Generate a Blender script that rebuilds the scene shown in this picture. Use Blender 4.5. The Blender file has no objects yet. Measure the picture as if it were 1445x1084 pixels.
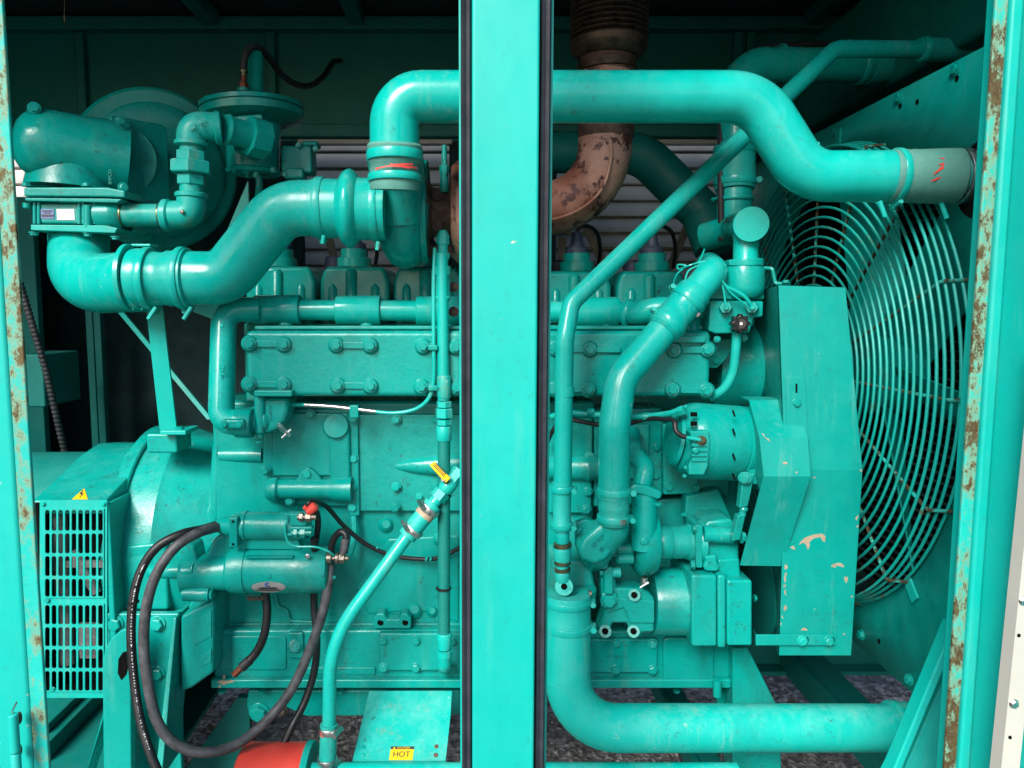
import bpy, bmesh, math, random
from mathutils import Vector, Matrix
random.seed(7)
R = math.radians
scn = bpy.context.scene
COL = scn.collection

# ------------------------------------------------------------------ camera
H = 1.55                       # camera height above the gravel
F = 1050.0                     # focal length in photo pixels (photo 1445 x 1084)
PPX, PPY = 671.0, 542.0        # where the optical axis meets the photo
TILT = math.atan(106.0 / F)
cam = bpy.data.cameras.new('camera'); camo = bpy.data.objects.new('camera', cam); COL.objects.link(camo)
camo.location = (0, 0, H); camo.rotation_euler = (R(90) - TILT, 0, 0)
cam.sensor_width = 36; cam.lens = 36 * F / 1445; cam.shift_x = (722.5 - PPX) / 1445
cam.clip_start = 0.02; cam.clip_end = 500
scn.camera = camo

# ------------------------------------------------------------------ light
SUN_EL, SUN_AZ = 37, 206       # bright overcast: a broad soft sun high behind the photographer
w = bpy.data.worlds.new('World'); scn.world = w; w.use_nodes = True
wn = w.node_tree; bg = wn.nodes['Background']
sky = wn.nodes.new('ShaderNodeTexSky'); sky.sky_type = 'NISHITA'; sky.sun_disc = False
sky.sun_elevation = R(SUN_EL); sky.sun_rotation = R(SUN_AZ); sky.dust_density = 1.5; sky.air_density = 1.0; sky.ozone_density = 1
wn.links.new(sky.outputs[0], bg.inputs[0]); bg.inputs[1].default_value = 0.05
sl = bpy.data.lights.new('sun', 'SUN'); sl.energy = 1.5; sl.angle = R(26); sl.color = (1, .96, .90)
so = bpy.data.objects.new('sun', sl); COL.objects.link(so)
d = Vector((math.sin(R(SUN_AZ)) * math.cos(R(SUN_EL)), math.cos(R(SUN_AZ)) * math.cos(R(SUN_EL)), math.sin(R(SUN_EL))))
so.rotation_euler = d.to_track_quat('Z', 'Y').to_euler(); so.location = (0, -4, 6)
scn.view_settings.view_transform = 'Standard'; scn.view_settings.look = 'None'
scn.view_settings.exposure = 2.14; scn.view_settings.gamma = 1; scn.view_settings.use_curve_mapping = False
scn.render.engine = 'CYCLES'
scn.cycles.max_bounces = 5; scn.cycles.diffuse_bounces = 2; scn.cycles.caustics_reflective = False; scn.cycles.caustics_refractive = False

# ------------------------------------------------------------------ measuring helpers
CT, ST = math.cos(TILT), math.sin(TILT)
def P(x, y, Y):
    """world point on the depth plane Y (metres from the lens) that the photo shows at pixel x, y"""
    a = (x - PPX) / F; b = -(y - PPY) / F
    dy = CT + b * ST; dz = b * CT - ST
    s = Y / dy
    return Vector((a * s, Y, H + dz * s))
def S(y, Y):
    b = -(y - PPY) / F
    return Y / (CT + b * ST) / F           # metres per photo pixel there
def onX(x, y, X):
    """world point on the side plane X"""
    a = (x - PPX) / F; b = -(y - PPY) / F
    s = X / a
    return Vector((X, (CT + b * ST) * s, H + (b * CT - ST) * s))

def onC(x, y, c, r):
    """world point (and outward normal) where pixel x, y meets the front of a pipe lying along X through pixel point c, radius r px"""
    C = P(*c); rr = r * S(c[1], c[2]); D = P(x, y, 1.0) - Vector((0, 0, H)); oy, oz = -C.y, H - C.z
    A = D.y ** 2 + D.z ** 2; B = 2 * (oy * D.y + oz * D.z); E = oy * oy + oz * oz - rr * rr
    t = (-B - math.sqrt(max(0, B * B - 4 * A * E))) / (2 * A); p = Vector((0, 0, H)) + D * t
    return p, Vector((0, p.y - C.y, p.z - C.z)).normalized()
def decal(pts, c, r, lift):
    V = []
    cx = sum(p[0] for p in pts) / len(pts); cy = sum(p[1] for p in pts) / len(pts)
    for x, y in [(cx, cy)] + list(pts):
        p, n_ = onC(x, y, c, r); V.append(p + n_ * lift)
    m = len(pts); return V, [(0, 1 + k, 1 + (k + 1) % m) for k in range(m)]

# ------------------------------------------------------------------ geometry helpers
def join(*gs):
    V, Fc = [], []
    for v, f in gs:
        o = len(V); V += v; Fc += [tuple(i + o for i in q) for q in f]
    return V, Fc
def frame(t):
    t = t.normalized(); u = Vector((0, 0, 1)) if abs(t.z) < .9 else Vector((0, 1, 0))
    a = t.cross(u).normalized(); return a, t.cross(a).normalized()
def sweep(path, r, n=20, caps=True):
    m = len(path); rr = r if isinstance(r, (list, tuple)) else [r] * m
    V, Fc = [], []
    a = None
    for i, p in enumerate(path):
        t = (path[min(i + 1, m - 1)] - path[max(i - 1, 0)]).normalized()
        if a is None: a, b = frame(t)
        else:
            a = (a - t * a.dot(t)).normalized()
        b = t.cross(a)
        for k in range(n):
            q = 2 * math.pi * k / n
            V.append(p + (a * math.cos(q) + b * math.sin(q)) * rr[i])
    for i in range(m - 1):
        for k in range(n):
            k2 = (k + 1) % n
            Fc.append((i * n + k, i * n + k2, (i + 1) * n + k2, (i + 1) * n + k))
    if caps:
        Fc.append(tuple(reversed(range(n)))); Fc.append(tuple((m - 1) * n + k for k in range(n)))
    return V, Fc
def fillet(pts, rad, seg=10):
    out = [pts[0]]
    rads = rad if isinstance(rad, (list, tuple)) else [rad] * (len(pts) - 2)
    for i in range(1, len(pts) - 1):
        p = pts[i]; u = pts[i - 1] - p; v = pts[i + 1] - p; lu, lv = u.length, v.length
        u.normalize(); v.normalize()
        ang = math.acos(max(-1, min(1, u.dot(v)))); h = ang / 2
        if h > 1.55: out.append(p); continue
        dd = min(rads[i - 1] / math.tan(h), lu * .49, lv * .49); r = dd * math.tan(h)
        bis = (u + v).normalized(); c = p + bis * (r / math.sin(h))
        A = p + u * dd - c; B = p + v * dd - c
        tot = A.angle(B); ax = A.cross(B).normalized()
        for k in range(seg + 1): out.append(c + Matrix.Rotation(tot * k / seg, 3, ax) @ A)
    out.append(pts[-1]); return out
def catmull(pts, seg=8):
    q = [pts[0] * 2 - pts[1]] + list(pts) + [pts[-1] * 2 - pts[-2]]; out = []
    for i in range(1, len(q) - 2):
        p0, p1, p2, p3 = q[i - 1:i + 3]
        for k in range(seg):
            t = k / seg
            out.append(.5 * ((2 * p1) + (p2 - p0) * t + (2 * p0 - 5 * p1 + 4 * p2 - p3) * t * t + (3 * p1 - p0 - 3 * p2 + p3) * t ** 3))
    out.append(pts[-1]); return out
def lathe(a, b, prof, n=36, hexa=False):
    """prof: (fraction along a-b, radius m)"""
    t = b - a; u, v = frame(t); V, Fc = [], []; m = len(prof)
    if hexa: n = 6
    for f, r in prof:
        for k in range(n):
            q = 2 * math.pi * k / n + (.3 if hexa else 0)
            V.append(a + t * f + (u * math.cos(q) + v * math.sin(q)) * max(r, 1e-5))
    for i in range(m - 1):
        for k in range(n):
            k2 = (k + 1) % n; Fc.append((i * n + k, i * n + k2, (i + 1) * n + k2, (i + 1) * n + k))
    Fc.append(tuple(reversed(range(n)))); Fc.append(tuple((m - 1) * n + k for k in range(n)))
    return V, Fc
def prism(poly, dv):
    n = len(poly); V = list(poly) + [p + dv for p in poly]
    Fc = [tuple(range(n)), tuple(reversed(range(n, 2 * n)))]
    for k in range(n):
        k2 = (k + 1) % n; Fc.append((k, k + n, k2 + n, k2))
    return V, Fc
def box(x0, x1, y0, y1, z0, z1):
    return prism([Vector((x0, y0, z0)), Vector((x1, y0, z0)), Vector((x1, y0, z1)), Vector((x0, y0, z1))], Vector((0, y1 - y0, 0)))
def pbox(x0, y0, x1, y1, Y, dp):
    """upright box whose front (at depth Y) shows at that pixel rectangle, dp metres deep"""
    ym = (y0 + y1) / 2
    return box(P(x0, ym, Y).x, P(x1, ym, Y).x, Y, Y + dp, P(x0, y1, Y).z, P(x0, y0, Y).z)
def ppoly(pts, Y, dp):
    return prism([P(x, y, Y) for x, y in pts], Vector((0, dp, 0)))
def ptube(pts, r, fr=30, n=22, smooth=False, caps=True):
    """pipe through pixel points (x, y, Y); r, fr in pixels at the first point"""
    s = S(pts[0][1], pts[0][2]); W = [P(*p) for p in pts]
    path = catmull(W) if smooth else (fillet(W, [q * s for q in fr] if isinstance(fr, (list, tuple)) else fr * s) if len(W) > 2 else W)
    return sweep(path, r * s, n, caps)
def plathe(a, b, prof, n=36, hexa=False):
    s = S(a[1], a[2]); return lathe(P(*a), P(*b), [(f, r * s) for f, r in prof], n, hexa)
def rrect(x0, y0, x1, y1, r, k=4):
    out = []
    for cx, cy, a0 in ((x1 - r, y0 + r, -90), (x1 - r, y1 - r, 0), (x0 + r, y1 - r, 90), (x0 + r, y0 + r, 180)):
        for i in range(k + 1):
            q = R(a0 + 90 * i / k); out.append((cx + r * math.cos(q), cy + r * math.sin(q)))
    return out
def circ(cx, cy, r, n=24):
    return [(cx + r * math.cos(2 * math.pi * k / n), cy + r * math.sin(2 * math.pi * k / n)) for k in range(n)]
def ppolyhole(outer_circle, hole_circle): pass

# ------------------------------------------------------------------ objects
WO = {}      # world origin of every object (parents carry no rotation)
def link(o, parent, wloc):
    COL.objects.link(o); WO[o.name] = wloc
    if parent is not None:
        o.parent = parent; o.location = wloc - WO[parent.name]
    else: o.location = wloc
    return o
def thing(name, label, cat, loc, group=None):
    o = bpy.data.objects.new(name, None); o.empty_display_size = .05
    o['label'] = label; o['category'] = cat
    if group: o['group'] = group
    return link(o, None, Vector(loc))
def mesh(name, geo, mat, parent=None, bevel=0.0, sharp=38, label=None, seg=2, flat=False):
    V, Fc = geo
    lo = Vector((min(v.x for v in V), min(v.y for v in V), min(v.z for v in V)))
    hi = Vector((max(v.x for v in V), max(v.y for v in V), max(v.z for v in V)))
    c = (lo + hi) / 2
    if parent is None: c.z = lo.z
    me = bpy.data.meshes.new(name); me.from_pydata([v - c for v in V], [], Fc)
    bm = bmesh.new(); bm.from_mesh(me); bmesh.ops.recalc_face_normals(bm, faces=bm.faces); bm.to_mesh(me); bm.free()
    if not flat:
        me.polygons.foreach_set('use_smooth', [True] * len(me.polygons)); me.set_sharp_from_angle(angle=R(sharp))
    me.materials.append(MT[mat] if isinstance(mat, str) else mat)
    o = bpy.data.objects.new(name, me); link(o, parent, c)
    if bevel:
        b = o.modifiers.new('bevel', 'BEVEL'); b.width = bevel; b.segments = seg; b.limit_method = 'ANGLE'; b.angle_limit = R(40); b.harden_normals = True
    if label: o['label'] = label
    return o
def single(name, geo, mat, label, cat, group=None, **k):
    o = mesh(name, geo, mat, None, **k); o['label'] = label; o['category'] = cat
    if group: o['group'] = group
    return o
_bolt = {}
def bolt_mesh(kind, mat):
    if (kind, mat) in _bolt: return _bolt[kind, mat]
    a, b = Vector((0, .05, 0)), Vector((0, -1, 0))
    def L(prof, n): return lathe(a, b, [(f / 1.05, r) for f, r in prof], n)
    if kind == 'hex':
        g = join(L([(0, 1.42), (.22, 1.42), (.26, 1.36), (.27, 0)], 14), L([(.05, 1.1), (.85, 1.1), (.97, .92), (.97, 0)], 6))
    elif kind == 'stud':
        g = join(L([(0, 1.42), (.22, 1.42), (.27, 0)], 14), L([(.05, 1.1), (.75, 1.1), (.8, 0)], 6), L([(.1, .55), (1.3, .55), (1.35, 0)], 10))
    else:                                          # dome
        g = L([(0, 1), (.3, .95), (.5, .7), (.58, 0)], 14)
    me = bpy.data.meshes.new('bolt'); me.from_pydata(g[0], [], g[1])
    bm = bmesh.new(); bm.from_mesh(me); bmesh.ops.recalc_face_normals(bm, faces=bm.faces); bm.to_mesh(me); bm.free()
    me.polygons.foreach_set('use_smooth', [True] * len(me.polygons)); me.set_sharp_from_angle(angle=R(30)); me.materials.append(MT[mat])
    _bolt[kind, mat] = me; return me
def bolt(x, y, Y, r, parent, kind='hex', mat='cast', name='bolt', look=None):
    if mat == 'cast' and random.random() < .3: mat = random.choice(('paint_worn', 'cast_rough', 'paint'))
    o = bpy.data.objects.new(name, bolt_mesh(kind, mat)); link(o, parent, P(x, y, Y))
    s = r * random.uniform(.95, 1.06) * S(y, Y); o.scale = (s, s, s)
    q = Matrix.Rotation(random.uniform(0, 6.28), 4, 'Y')
    if look is not None: q = Vector((0, -1, 0)).rotation_difference(Vector(look)).to_matrix().to_4x4() @ q
    o.rotation_euler = q.to_euler(); return o
def bolts(lst, Y, r, parent, **k):
    for x, y in lst: bolt(x, y, Y, r, parent, **k)
def band(c, ax, r, wd, parent, mat='paint', screw=None, name='hose_clamp', n=32):
    """worm-drive clamp: c (x,y,Y), ax pixel axis direction, r outer radius px, wd width px, screw: angle in degrees round the axis in the picture plane"""
    s = S(c[1], c[2]); C = P(*c); A = Vector((ax[0], 0, -ax[1]))
    if len(ax) > 2: A.y = ax[2]
    A.normalize(); h = wd * s / 2; rr = r * s
    g = lathe(C - A * h, C + A * h, [(0, rr * .97), (0, rr + .0016), (.12, rr + .0024), (.88, rr + .0024), (1, rr + .0016), (1, rr * .97)], n)
    o = mesh(name, g, mat, parent)
    if screw is not None:
        q = Matrix.Rotation(R(screw), 3, A) @ Vector((0, -1, 0)); q = (q - A * q.dot(A)).normalized(); t = A.cross(q)
        p = C + q * (rr + .005)
        k = max(.004, h * .7)
        sb = join(lathe(p - t * .012, p + t * .012, [(0, k), (1, k)], 8), lathe(p + t * .010, p + t * .02, [(0, k * 1.3), (1, k * 1.3)], 6))
        mesh('clamp_screw', sb, mat if mat != 'paint' else 'paint_worn', o)
    return o
def text(s, x, y, hpx, Y, mat, parent, rot=0, ext=.0015, name='casting_mark', face=None, off=0.0):
    cu = bpy.data.curves.new(name, 'FONT'); cu.body = s; cu.size = hpx * S(y, Y) * 1.4; cu.extrude = ext; cu.align_x = 'CENTER'; cu.align_y = 'CENTER'
    t = bpy.data.objects.new(name, cu); COL.objects.link(t)
    me = bpy.data.meshes.new_from_object(t.evaluated_get(bpy.context.evaluated_depsgraph_get())); bpy.data.objects.remove(t)
    me.materials.clear(); me.materials.append(MT[mat]); me.name = name
    o = bpy.data.objects.new(name, me); link(o, parent, P(x, y, Y) + Vector((0, off, 0)))
    m = Matrix.Rotation(R(90), 4, 'X') @ Matrix.Rotation(R(rot), 4, 'Z')
    if face is not None: m = face @ Matrix.Rotation(R(rot), 4, 'Z')
    o.rotation_euler = m.to_euler(); return o

def marks(x0, y0, x1, y1, n, h, Y, parent, mat='cast', skip=()):
    """a row of worn, unreadable raised foundry characters"""
    rnd = random.Random(int(x0 * 7 + y0)); A, B = P(x0, y0, Y), P(x1, y1, Y); t = (B - A).normalized(); v = t.cross(Vector((0, 1, 0))).normalized(); s = S(y0, Y); hh = h * s / 2; gs = []; wd = (B - A).length / n * .30
    def bar(c, d, l): m_ = d.cross(Vector((0, 1, 0))).normalized() * s * .55; gs.append(prism([c - d * l - m_, c + d * l - m_, c + d * l + m_, c - d * l + m_], Vector((0, -.0016, 0))))
    for i in range(n):
        if i in skip: continue
        c = A.lerp(B, (i + .5) / n)
        bar(c - t * wd, v, hh)
        if rnd.random() < .75: bar(c + v * hh * rnd.choice((-1, 0, 1)), t, wd)
        if rnd.random() < .6: bar(c + t * wd, v, hh * rnd.choice((.5, 1)))
    return mesh('casting_mark', join(*gs), mat, parent, flat=True)

# ------------------------------------------------------------------ materials
MT = {}
def N(nt, t, **k):
    n = nt.nodes.new(t)
    for a, v in k.items(): setattr(n, a, v)
    return n
def ramp(nt, src, stops, interp='LINEAR'):
    r = N(nt, 'ShaderNodeValToRGB'); e = r.color_ramp.elements; r.color_ramp.interpolation = interp
    while len(e) < len(stops): e.new(.5)
    for i, (p, c) in enumerate(stops):
        e[i].position = p; e[i].color = (c, c, c, 1) if not isinstance(c, tuple) else (*c, 1)
    nt.links.new(src, r.inputs[0]); return r.outputs[0]
def noise(nt, scale, detail=4, rough=.55, stretch=None, off=0.0):
    g = N(nt, 'ShaderNodeNewGeometry'); m = N(nt, 'ShaderNodeMapping'); nt.links.new(g.outputs['Position'], m.inputs[0])
    if stretch: m.inputs['Scale'].default_value = stretch
    m.inputs['Location'].default_value = (off, off * 1.7, off * .3)
    n = N(nt, 'ShaderNodeTexNoise'); n.inputs['Scale'].default_value = scale; n.inputs['Detail'].default_value = detail; n.inputs['Roughness'].default_value = rough
    nt.links.new(m.outputs[0], n.inputs['Vector']); return n.outputs[0]
def mix(nt, fac, a, b):
    m = N(nt, 'ShaderNodeMix', data_type='RGBA')
    for i, v in ((0, fac), (6, a), (7, b)):
        if isinstance(v, tuple): m.inputs[i].default_value = (*v, 1)
        elif isinstance(v, (int, float)): m.inputs[i].default_value = v if i == 0 else (v, v, v, 1)
        else: nt.links.new(v, m.inputs[i])
    return m.outputs[2]
def math_(nt, op, a, b=None):
    m = N(nt, 'ShaderNodeMath', operation=op)
    for i, v in ((0, a), (1, b)):
        if v is None: continue
        if isinstance(v, (int, float)): m.inputs[i].default_value = v
        else: nt.links.new(v, m.inputs[i])
    return m.outputs[0]
def base(name, rough=.5, metal=0.0, spec=.5):
    m = bpy.data.materials.new(name); m.use_nodes = True; MT[name] = m; nt = m.node_tree; b = nt.nodes['Principled BSDF']
    b.inputs['Roughness'].default_value = rough; b.inputs['Metallic'].default_value = metal; b.inputs['Specular IOR Level'].default_value = spec
    return nt, b
def bump(nt, b, h, strength, dist=.002):
    u = N(nt, 'ShaderNodeBump'); u.inputs['Strength'].default_value = strength; u.inputs['Distance'].default_value = dist
    nt.links.new(h, u.inputs['Height']); nt.links.new(u.outputs[0], b.inputs['Normal'])
TEAL = (.0006, .345, .297); TEAL_L = (.003, .41, .353)
ENG = (.0006, .262, .226)
def paint(name, rough=.36, bs=60, bst=.12, chalk=.5, chip=None, rust=None, grime=.3, wear=None, col=TEAL, rstretch=(1, 1, .25), spec=.38, streak=.0, low=.0, sheet=False, halo_=.55, rd_=1.0):
    nt, b = base(name, rough, 0, spec)
    lt = TEAL_L if col is TEAL else (col[0] * 2, col[1] * 1.22, col[2] * 1.22)
    c = mix(nt, ramp(nt, noise(nt, 2.3, 5, .6, (1, 1, .12) if sheet else None), [(.3, 0), (.72, 1)]), col, lt)
    c = mix(nt, math_(nt, 'MULTIPLY', ramp(nt, noise(nt, 9, 6, .65, (1, 1, .1) if sheet else None, off=3), [(.45, 0), (.8, 1)]), .45), c, tuple(x * .72 for x in col))
    # chalky, faded and dusty patches, stronger where dust can settle
    g = N(nt, 'ShaderNodeNewGeometry'); sx = N(nt, 'ShaderNodeSeparateXYZ'); nt.links.new(g.outputs['Normal'], sx.inputs[0])
    up = ramp(nt, sx.outputs[2], [(.2, .2), (.9, 1)])
    ch = math_(nt, 'MULTIPLY', ramp(nt, noise(nt, 14, 9, .72, (1, 1, .45), off=5), [(.45, 0), (.72, 1)]), up)
    c = mix(nt, math_(nt, 'MULTIPLY', ch, chalk), c, (col[0] + .10, col[1] * 1.1 + .08, col[2] * 1.1 + .08))
    # dried drips and wash marks running down
    if streak:
        dv = ramp(nt, noise(nt, 34, 7, .7, (1, 1, .09), off=13), [(.54, 0), (.70, 1)])
        dv = math_(nt, 'MULTIPLY', dv, ramp(nt, noise(nt, 4, 4, .6, off=6), [(.42, 0), (.62, 1)]))
        c = mix(nt, math_(nt, 'MULTIPLY', dv, streak), c, (.16, .36, .30))
    # oily grime: broad soft stains and fine specks
    st = ramp(nt, noise(nt, 6.5, 8, .68, (1, 1, .5), off=17), [(.53, 0), (.72, 1)])
    c = mix(nt, math_(nt, 'MULTIPLY', st, grime * .75), c, (.012, .085, .068))
    gr = ramp(nt, noise(nt, 60, 7, .75, off=9), [(.57, 0), (.69, 1)])
    gr = math_(nt, 'MULTIPLY', gr, ramp(nt, noise(nt, 5, 4, .6, off=2), [(.42, 0), (.6, 1)]))
    c = mix(nt, math_(nt, 'MULTIPLY', gr, min(1, grime * 1.5)), c, (.022, .055, .042))
    r = ramp(nt, noise(nt, 20, 6, .65, off=1), [(.3, max(.08, rough - .10)), (.75, rough + .20)])
    h = noise(nt, bs, 5, .65)
    if low: h = math_(nt, 'ADD', h, math_(nt, 'MULTIPLY', noise(nt, 14, 3, .5, off=11), low))
    # nicks down to pale primer
    nk = ramp(nt, noise(nt, 75, 5, .6, off=31), [(.735, 0), (.75, 1)])
    c = mix(nt, nk, c, (.40, .40, .33)); h = math_(nt, 'SUBTRACT', h, math_(nt, 'MULTIPLY', nk, .5))
    if wear:                                             # rubbed and scratched spots
        wv = ramp(nt, noise(nt, 38, 9, .75, off=4), [(wear, 0), (wear + .05, 1)]); c = mix(nt, math_(nt, 'MULTIPLY', wv, .7), c, (.36, .46, .38))
    if rust:
        cl = ramp(nt, noise(nt, 5, 3, .5, off=19), [(.35, -.12), (.65, .10)])
        rn = math_(nt, 'ADD', noise(nt, 26, 10, .75, rstretch, off=8), math_(nt, 'MULTIPLY', math_(nt, 'SUBTRACT', noise(nt, 4.5, 3, .5, off=19), .5), .45))
        rv = ramp(nt, rn, [(rust, 0), (rust + .06, 1)]); halo = ramp(nt, rn, [(rust - .10, 0), (rust, halo_)])
        c = mix(nt, halo, c, (.20, .24, .13))
        rc = ramp(nt, noise(nt, 120, 6, .75), [(.3, (.05 * rd_, .026 * rd_, .010 * rd_)), (.5, (.11 * rd_, .07 * rd_, .024 * rd_)), (.75, (.17 * rd_, .16 * rd_, .065 * rd_))])
        c = mix(nt, rv, c, rc); r = mix(nt, rv, r, .85); h = math_(nt, 'ADD', h, math_(nt, 'MULTIPLY', rv, .9))
    nt.links.new(c, b.inputs['Base Color']); nt.links.new(r, b.inputs['Roughness']); bump(nt, b, h, bst)
    return nt, b
paint('paint', .21, 70, .10, .55, streak=.5, low=1.5, grime=.35)
paint('paint_worn', .40, 70, .15, .8, wear=.64, rust=.70, streak=.6, grime=.6)
paint('cast', .20, 110, .32, .22, grime=.75, col=ENG, low=2.0, streak=.25, spec=.36)
paint('cast_rough', .36, 80, .55, .4, grime=1.0, rust=.74, col=ENG, low=2.0, spec=.4)
paint('guard', .34, 25, .07, .3, grime=.35, col=(.0006, .245, .211), wear=.72, streak=.4, low=1.0)
paint('sheet', .34, 25, .07, .3, grime=.35, streak=.4, low=1.0)
paint('frame', .40, 18, .07, .15, grime=.18, sheet=True, wear=.74, streak=.25, low=.8)
paint('rusty_frame_light', .55, 60, .4, .5, rust=.56, grime=.4, rstretch=(2.0, 2.0, 1.1), rd_=.8, halo_=.8)
paint('rusty_frame', .55, 60, .4, .5, rust=.49, grime=.4, rstretch=(2.0, 2.0, 1.1), rd_=.62, halo_=.75)
paint('ringpaint', .45, 90, .2, .3, rust=.62, rstretch=(1, 1, 1), halo_=.1)
paint('braid', .45, 220, .8, .2, grime=.8, col=(.0006, .16, .135))
paint('dusty_hose', .6, 150, .3, .5, grime=.5, streak=.6, col=(.055, .22, .185))
paint('shade_teal', .5, 20, .05, .1, grime=.4, col=(.0006, .16, .138))  # darkened copy of the teal, with the interior shade put into the colour
paint('hosepaint', .48, 150, .3, .6, rust=.78, streak=.5, grime=.6)
def plain(name, col, rough=.5, metal=0, var=.35, sc=30, bst=.1, spec=.5, col2=None, stretch=None):
    nt, b = base(name, rough, metal, spec)
    n = noise(nt, sc, 7, .65, stretch)
    c = mix(nt, ramp(nt, n, [(.3, 0), (.72, 1)]), tuple(x * (1 - var) for x in col), col2 or tuple(min(1, x * (1 + var)) for x in col))
    nt.links.new(c, b.inputs['Base Color'])
    nt.links.new(ramp(nt, noise(nt, sc * .7, 4, .6, off=4), [(.3, max(.05, rough - .1)), (.75, min(1, rough + .15))]), b.inputs['Roughness'])
    bump(nt, b, noise(nt, sc * 4, 5, .6), bst); return nt, b
plain('rubber', (.016, .0165, .02), .62, 0, .5, 40, .15)
plain('gasket', (.022, .023, .032), .5, 0, .35, 25, .05, col2=(.036, .037, .05))
plain('cable_black', (.008, .008, .010), .45, 0, .4, 60, .1)
plain('cable_grey', (.03, .031, .037), .55, 0, .5, 45, .2, col2=(.095, .096, .108))
plain('steel', (.55, .56, .56), .32, 1, .25, 50, .1)
plain('steel_dull', (.20, .185, .16), .45, .8, .5, 60, .2, col2=(.30, .26, .21))
plain('brass', (.13, .135, .075), .42, .9, .4, 60, .1)
plain('copper', (.16, .05, .025), .55, .7, .6, 90, .3)
nt, b_ = base('rust', .6, .1)
c_ = mix(nt, ramp(nt, noise(nt, 7, 6, .6), [(.38, 0), (.6, 1)]), (.20, .075, .048), (.44, .245, .18))
c_ = mix(nt, ramp(nt, noise(nt, 22, 8, .75, off=4), [(.53, 0), (.57, 1)]), c_, (.06, .018, .015))
c_ = mix(nt, ramp(nt, noise(nt, 5, 3, .5, off=7), [(.48, 0), (.6, .85)]), c_, (.085, .026, .023))
nt.links.new(c_, b_.inputs['Base Color']); bump(nt, b_, noise(nt, 60, 6, .65), .5)
plain('rust_dark', (.085, .045, .036), .7, .3, .6, 30, .5, col2=(.17, .10, .075))
plain('bellows', (.030, .026, .023), .5, .6, .5, 40, .3, col2=(.13, .085, .055))
plain('red', (.66, .04, .03), .4, 0, .15, 12, .15, col2=(.74, .075, .055))
plain('yellow', (.80, .50, .01), .45, 0, .1, 30, .05)
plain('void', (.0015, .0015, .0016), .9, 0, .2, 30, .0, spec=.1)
plain('dirt', (.02, .014, .010), .8, 0, .5, 60, .4)
plain('black', (.006, .006, .007), .4, 0, .3, 30, .05)
plain('blue_cap', (.022, .034, .068), .55, 0, .3, 60, .1, col2=(.045, .062, .105))
plain('white_label', (.72, .72, .72), .4, 0, .05, 30, .02)
plain('blue_label', (.13, .17, .36), .4, 0, .1, 30, .02)
plain('logo_blue', (.02, .10, .40), .4, 0, .1, 30, .02)
plain('ink', (.03, .03, .035), .5, 0, .1, 30, .02)
plain('plate_metal', (.52, .55, .55), .35, .6, .1, 60, .05)
plain('winding', (.12, .12, .125), .6, .1, .6, 20, .2, col2=(.30, .30, .30))
plain('primer', (.34, .27, .19), .7, 0, .2, 40, .2)
plain('siding', (.50, .475, .46), .55, 0, .15, 4, .05, col2=(.62, .59, .57))
plain('brace', (.19, .165, .115), .6, .2, .3, 30, .1)
plain('white_strip', (.44, .415, .375), .5, 0, .06, 12, .1)
plain('shade_black', (.006, .030, .031), .9, 0, .3, 20, .3)  # near-black that paints in the deep shade on roof, walls and fins
plain('container', (.55, .56, .58), .55, 0, .15, 3, .05)
def gravel():
    nt, b = base('gravel', .9)
    v = N(nt, 'ShaderNodeTexVoronoi'); v.inputs['Scale'].default_value = 55
    g = N(nt, 'ShaderNodeNewGeometry'); nt.links.new(g.outputs['Position'], v.inputs['Vector'])
    c = ramp(nt, v.outputs['Color'], [(.1, (.045, .041, .038)), (.5, (.15, .14, .132)), (.9, (.44, .415, .395))])
    c = mix(nt, ramp(nt, noise(nt, 4, 5, .6), [(.35, 0), (.7, .6)]), c, (.10, .094, .088))
    nt.links.new(c, b.inputs['Base Color'])
    bump(nt, b, math_(nt, 'ADD', v.outputs['Distance'], noise(nt, 90, 5)), .9, .01)
gravel()
paint('spokepaint', .55, 120, .5, .3, rust=.44, rstretch=(1, 1, 1), halo_=.1, rd_=.4)
# ================================================================== SETTING
g = mesh('ground', ([Vector((-60, -40, 0)), Vector((60, -40, 0)), Vector((60, 60, 0)), Vector((-60, 60, 0))], [(0, 1, 2, 3)]), 'gravel', flat=True)
g['kind'] = 'structure'
def stones():
    V, Fc = [], []
    for i in range(2600):
        x = random.uniform(-1.3, 2.0); y = random.uniform(1.7, 4.3); r = random.uniform(.006, .017)
        q = random.uniform(0, 6.28); c = Vector((x, y, r * .4)); o = len(V)
        for k in range(5):
            a = q + k * 1.2566; rr = r * random.uniform(.7, 1.2); V.append(c + Vector((math.cos(a) * rr, math.sin(a) * rr, random.uniform(-.2, .1) * r)))
        V.append(c + Vector((0, 0, r * random.uniform(.5, .9))))
        Fc += [(o + k, o + (k + 1) % 5, o + 5) for k in range(5)]
    o = mesh('loose_gravel', (V, Fc), 'gravel', flat=True); o['kind'] = 'stuff'; o['label'] = 'loose grey gravel stones under the generator'; o['category'] = 'gravel'
stones()

# pale siding of the neighbouring wall seen through the rear openings
YS = 3.10
sd = thing('siding_wall', 'pale grey horizontal board siding behind the open rear of the enclosure', 'wall', (-.6, YS, 0))
ph = 22.5 * S(300, YS)
k = 0
z = P(0, 420, YS).z
while z < P(0, 150, YS).z:
    prof = [Vector((-3.2, YS + .012, z)), Vector((-3.2, YS, z + .006)), Vector((-3.2, YS - .002, z + ph * .45)), Vector((-3.2, YS + .010, z + ph - .004)), Vector((-3.2, YS + .05, z + ph - .004)), Vector((-3.2, YS + .05, z))]
    mesh('board', prism(prof, Vector((4.24, 0, 0))), 'siding', sd, sharp=50); z += ph
mesh('wall_base', box(-3.2, 1.04, YS + .055, YS + .12, .45, 2.35), 'siding', sd)
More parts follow.
